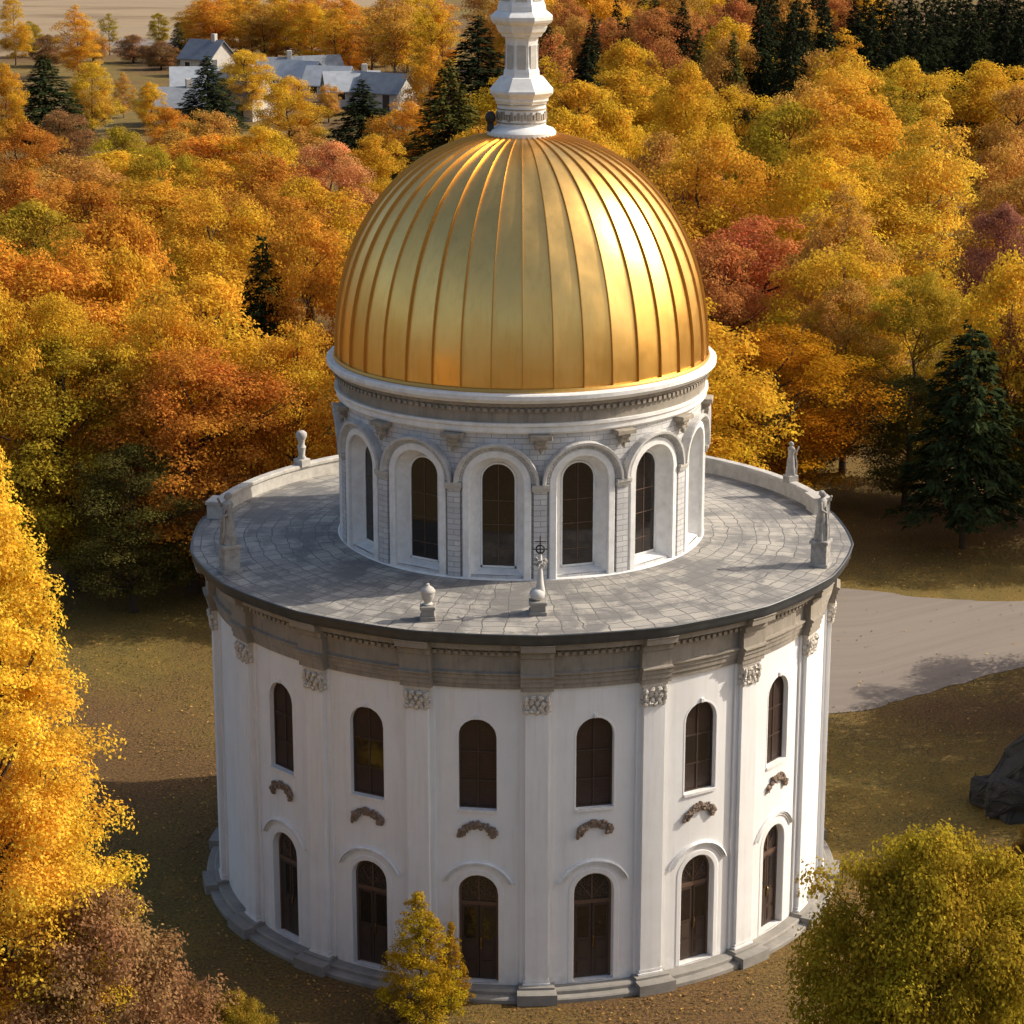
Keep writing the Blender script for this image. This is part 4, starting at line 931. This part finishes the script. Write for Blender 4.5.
def near_plants():
    c, cen = broadleaf(901, 'cone', .03, 680, 430, .0062, .10, 2.2, .42, .07); KIND['near_yellow'] = (c, trunk_mesh(61, cen, .9, .016, 'bark', 40))
    P = at(10, 1075); h = zat(10, 380, P.y)
    plant('golden_tree', 'near_yellow', (P.x, P.y, 0), h, 330 / (F_PX / depth((P.x, P.y, h / 2))), (.88, .60, .065), 'tall glowing yellow tree at the left edge in the foreground', 'tree', rz=1.0)
    c, cen = broadleaf(911, 'spread', .05, 260, 300, .0085, .11, .8, .55, .14); KIND['near_bush'] = (c, trunk_mesh(62, cen, .7, .02, 'bark', 40))
    P = at(105, 1095); h = zat(105, 886, P.y)
    plant('russet_bush', 'near_bush', (P.x, P.y, 0), h, 235 / (F_PX / depth((P.x, P.y, h / 2))), (.40, .215, .10), 'feathery russet brown bush at the bottom left, in front of the yellow tree', 'bush', rz=.4)
    c, cen = broadleaf(921, 'round', .04, 380, 420, .0072, .11, .8, .5, .12); KIND['near_maple'] = (c, trunk_mesh(63, cen, .8, .02, 'bark', 36))
    P = at(925, 1130); h = zat(925, 824, P.y)
    plant('maple_tree', 'near_maple', (P.x, P.y, 0), h, 285 / (F_PX / depth((P.x, P.y, h / 2))), (.41, .295, .028), 'green and gold leafy tree in the bottom right corner', 'tree', rz=2.2)
    P = at(1030, 900); plant('russet_bush', 'near_bush', (P.x, P.y, 0), zat(1030, 815, P.y), 1.9, (.28, .15, .04), 'small brown bush at the right edge below the dark rock outcrop', 'bush')
    P = at(235, 1060); plant('yellow_shrub', 'near_bush', (P.x, P.y, 0), zat(235, 990, P.y), 2.4, (.34, .22, .03), 'low yellow green shrub at the bottom edge, right of the russet bush', 'shrub')
    P = at(195, 1050); plant('yellow_shrub', 'near_bush', (P.x, P.y, 0), zat(195, 985, P.y), 1.9, (.30, .17, .04), 'low tan shrub squeezed between the russet bush and the yellow green one', 'shrub')
    c, cen = broadleaf(931, 'cone', .03, 240, 150, .011, .10, 1.6, .5); KIND['larch'] = (c, trunk_mesh(64, cen, .93, .018, 'bark', 30))
    P = at(420, 1022); h = zat(420, 886, P.y)
    plant('young_larch', 'larch', (P.x, P.y, 0), h, 3.1, (.48, .30, .02), 'young golden larch growing at the foot of the white wall, the taller of two', 'tree')
    P = at(452, 1008); plant('young_larch', 'larch', (P.x, P.y, 0), zat(452, 918, P.y), 1.5, (.46, .29, .02), 'smaller thin golden larch on the right of the taller young larch', 'tree')
    P = at(395, 1030); plant('dry_shrub', 'near_bush', (P.x, P.y, 0), .8, 1.6, (.24, .15, .07), 'low dry brown shrub at the foot of the young larches', 'shrub')
near_plants()

# ------------------------------------------------------------------ farmhouse, cottages and shed
def house(px, py, wd, dp, hw, hr, rz, wall, roof, label, cat='house', group=None, chim=True, z=0):
    P = at(px, py); o = empty('cottage' if group else 'farmhouse', (P.x, P.y, 0), rz); tag(o, label, cat, group)
    m = MB(); x, y = wd / 2, dp / 2
    m.add([(-x, -y, 0), (x, -y, 0), (x, y, 0), (-x, y, 0), (-x, -y, hw), (x, -y, hw), (x, y, hw), (-x, y, hw), (-x, 0, hw + hr), (x, 0, hw + hr)],
          [(0, 1, 5, 4), (2, 3, 7, 6), (1, 2, 6, 9, 5), (3, 0, 4, 8, 7)]); m.build('wall', wall, o)
    m = MB(); e = .4; s = hr / y
    for q in (-1, 1):
        a = [(-x - e, q * (y + e), hw - s * e + .06), (x + e, q * (y + e), hw - s * e + .06), (x + e, 0, hw + hr + .06), (-x - e, 0, hw + hr + .06)]
        m.add(a + [(p[0], p[1], p[2] + .16) for p in a], [(0, 1, 2, 3), (4, 7, 6, 5), (0, 4, 5, 1), (1, 5, 6, 2), (2, 6, 7, 3), (3, 7, 4, 0)])
    r = m.build('roof', roof, o)
    if chim: m = MB(); m.bbox(-.35, .35, -.35, .35, hw + hr - .5, hw + hr + 1.1, .04); c = m.build('chimney', M['house_wall'], r, (x * .5, 0.0, 0))
    n = max(2, int(wd / 3))
    for i in range(n):
        u = -x + wd * (i + .5) / n
        if i == n // 2:
            m = MB(); m.box(u - .5, u + .5, -y - .06, -y + .05, 0, 2.1); m.build('door', M['wood'], o); continue
        m = MB(); m.box(u - .6, u + .6, -y - .07, -y + .03, 1.0, 2.3); f = m.build('window', M['trim'], o)
        m = MB(); m.box(u - .5, u + .5, -y - .085, -y - .06, 1.1, 2.2); m.build('pane', M['glass'], f)
    return o
house(202, 106, 7.5, 6.5, 2.6, 2.4, R(8), M['house_wall'], M['roof_pale'], 'pale roofed farmhouse behind the pointed spruce')
house(178, 124, 6, 5.5, 2.4, 2.0, R(20), M['house_wall'], M['roof_blue'], 'grey roofed outbuilding in front of the pale roofed farmhouse', 'barn')
house(208, 76, 6, 5.5, 2.8, 2.4, R(-35), M['house_wall'], M['roof_blue'], 'blue grey gabled house behind the pale roofed farmhouse')
house(240, 118, 7, 7, 3, 2.6, R(-20), M['house_wall'], M['roof_blue'], 'dark roofed house half hidden under the domed yellow tree')
for px, py, wd, rz, rf, lab in ((280, 90, 7, 10, 'roof_blue', 'leftmost small grey cottage of the row, beside the domed yellow tree'), (302, 94, 6.5, -30, 'roof_pale', 'pale roofed cottage second along the row from the domed yellow tree'),
        (318, 88, 7.5, 25, 'roof_blue', 'grey cottage set back in the middle of the row'), (330, 100, 7, -15, 'roof_pale', 'pale roofed cottage standing forward in the middle of the row'),
        (352, 106, 8.5, 12, 'roof_pale', 'widest pale roofed cottage, left of the wide spruce'), (386, 108, 8, -30, 'roof_blue', 'rightmost grey roofed cottage, behind the wide spruce')):
    house(px, py, wd * .82, 5, 2.3, 2.1, R(rz), M['house_wall'], M[rf], lab, 'cottage', 'row of cottages beyond the wood', chim=px % 4 == 0)
house(838, 20, 12, 8, 4, 3, R(5), M['house_wall'], M['roof_blue'], 'blue grey roofed house glimpsed between the conifers at the top right')
def rock():
    import bmesh
    P = at(1034, 806); o = empty('rock_outcrop', (P.x, P.y, 0), R(15)); o.scale = (1.15, 1.15, 1.1); tag(o, 'dark jagged slabby rock outcrop at the right edge, in the shade beside the lawn', 'rock')
    rg = random.Random(12); bm = bmesh.new()
    for cx, cy, w_, d_, h_, lean in ((0, 0, 2.1, 1.7, 2.5, .3), (.5, .5, 1.8, 1.5, 3.3, .25), (-.9, -.6, 1.2, 1.1, 1.5, -.2), (.6, -1.1, 1.5, 1.0, 1.3, .4), (1.6, .2, 1.6, 1.6, 2.9, .1), (-1.3, .6, .9, .9, 1.1, 0)):
        b = bmesh.new()
        for _ in range(26):
            z = rg.random(); q = 1 - .45 * z ** 1.6; a = rg.uniform(0, 6.283)
            b.verts.new((cx + w_ * q * math.cos(a) * rg.uniform(.75, 1) + lean * z * h_ * .3, cy + d_ * q * math.sin(a) * rg.uniform(.75, 1), -.15 + z * h_))
        r_ = bmesh.ops.convex_hull(b, input=b.verts); bmesh.ops.delete(b, geom=[v for v in r_['geom_interior'] if isinstance(v, bmesh.types.BMVert)], context='VERTS')
        bmesh.ops.bevel(b, geom=list(b.edges), offset=.05, segments=1, affect='EDGES')
        bmesh.ops.triangulate(b, faces=b.faces); bmesh.ops.subdivide_edges(b, edges=b.edges, cuts=2)
        for v in b.verts:
            n = math.sin(v.co.x * 5 + v.co.z * 9) * math.sin(v.co.y * 6 - v.co.z * 7); v.co += Vector((v.co.x - cx, v.co.y - cy, .2)).normalized() * (.045 * n + rg.uniform(-.025, .025))
        t_ = bpy.data.meshes.new('piece'); b.to_mesh(t_); b.free(); bm.from_mesh(t_); bpy.data.meshes.remove(t_)
    me = bpy.data.meshes.new('stone'); bm.to_mesh(me); bm.free(); me.materials.append(M['rock']); link('stone', me, o)
rock()

# ------------------------------------------------------------------ fallen leaves and grass round the chapel
def scatter():
    rs = np.random.RandomState(9); N = 120000
    x = rs.uniform(-32, 30, N); y = rs.uniform(-16, 44, N); r = np.hypot(x, y)
    clump = np.sin(x * .7 + 1.3 * np.sin(y * .45)) * np.sin(y * .8 + np.sin(x * .5) * 1.7)
    road = (x > 2) & (y > 14 + np.clip((x - 12) * .62, 0, 14)) & (y < 31)
    keep = (r > 10.95) & (rs.rand(N) < np.where(road, .02, .13 + .22 * clump * np.abs(clump) + .5 * np.exp(-(r - 10.8) / 1.6)))
    x, y = x[keep], y[keep]; n = len(x)
    c = np.stack([x, y, .045 + rs.rand(n) * .03], 1); nn = np.stack([rs.normal(size=n) * .35, rs.normal(size=n) * .35, np.ones(n)], 1)
    tag(link('fallen_leaves', quads_mesh('fallen_leaves', c, nn, rs.uniform(.03, .075, n), .62, rs.rand(n), M['litter'], 3)), 'fallen brown and yellow leaves scattered over the lawn round the chapel', 'leaves', kind='stuff')
    N = 190000; x = rs.uniform(-32, 30, N); y = rs.uniform(-16, 44, N); r = np.hypot(x, y); clump = np.sin(x * .4 + 2 * np.sin(y * .3)) * np.sin(y * .5 + np.sin(x * .35) * 1.9)
    road = (x > 2) & (y > 14 + np.clip((x - 12) * .62, 0, 14)) & (y < 31 - np.clip((x - 14) * .1, 0, 1.5)); keep = (r > 10.95) & ~road & (rs.rand(N) < .5 + .5 * clump)
    x, y = x[keep], y[keep]; n = len(x); c = np.stack([x, y, np.full(n, .05)], 1); nn = np.stack([rs.normal(size=n) * .6, rs.normal(size=n) * .6, np.full(n, 1.0)], 1); al = rs.normal(size=(n, 3)) + np.array([0, 0, .6])
    tag(link('lawn_grass', quads_mesh('lawn_grass', c, nn, rs.uniform(.03, .055, n), .45, np.clip(.5 + .4 * clump[keep] + rs.normal(size=n) * .2, 0, 1), M['grass'], 4, al)), 'short dry olive grass covering the lawn round the chapel', 'grass', kind='stuff')
scatter()
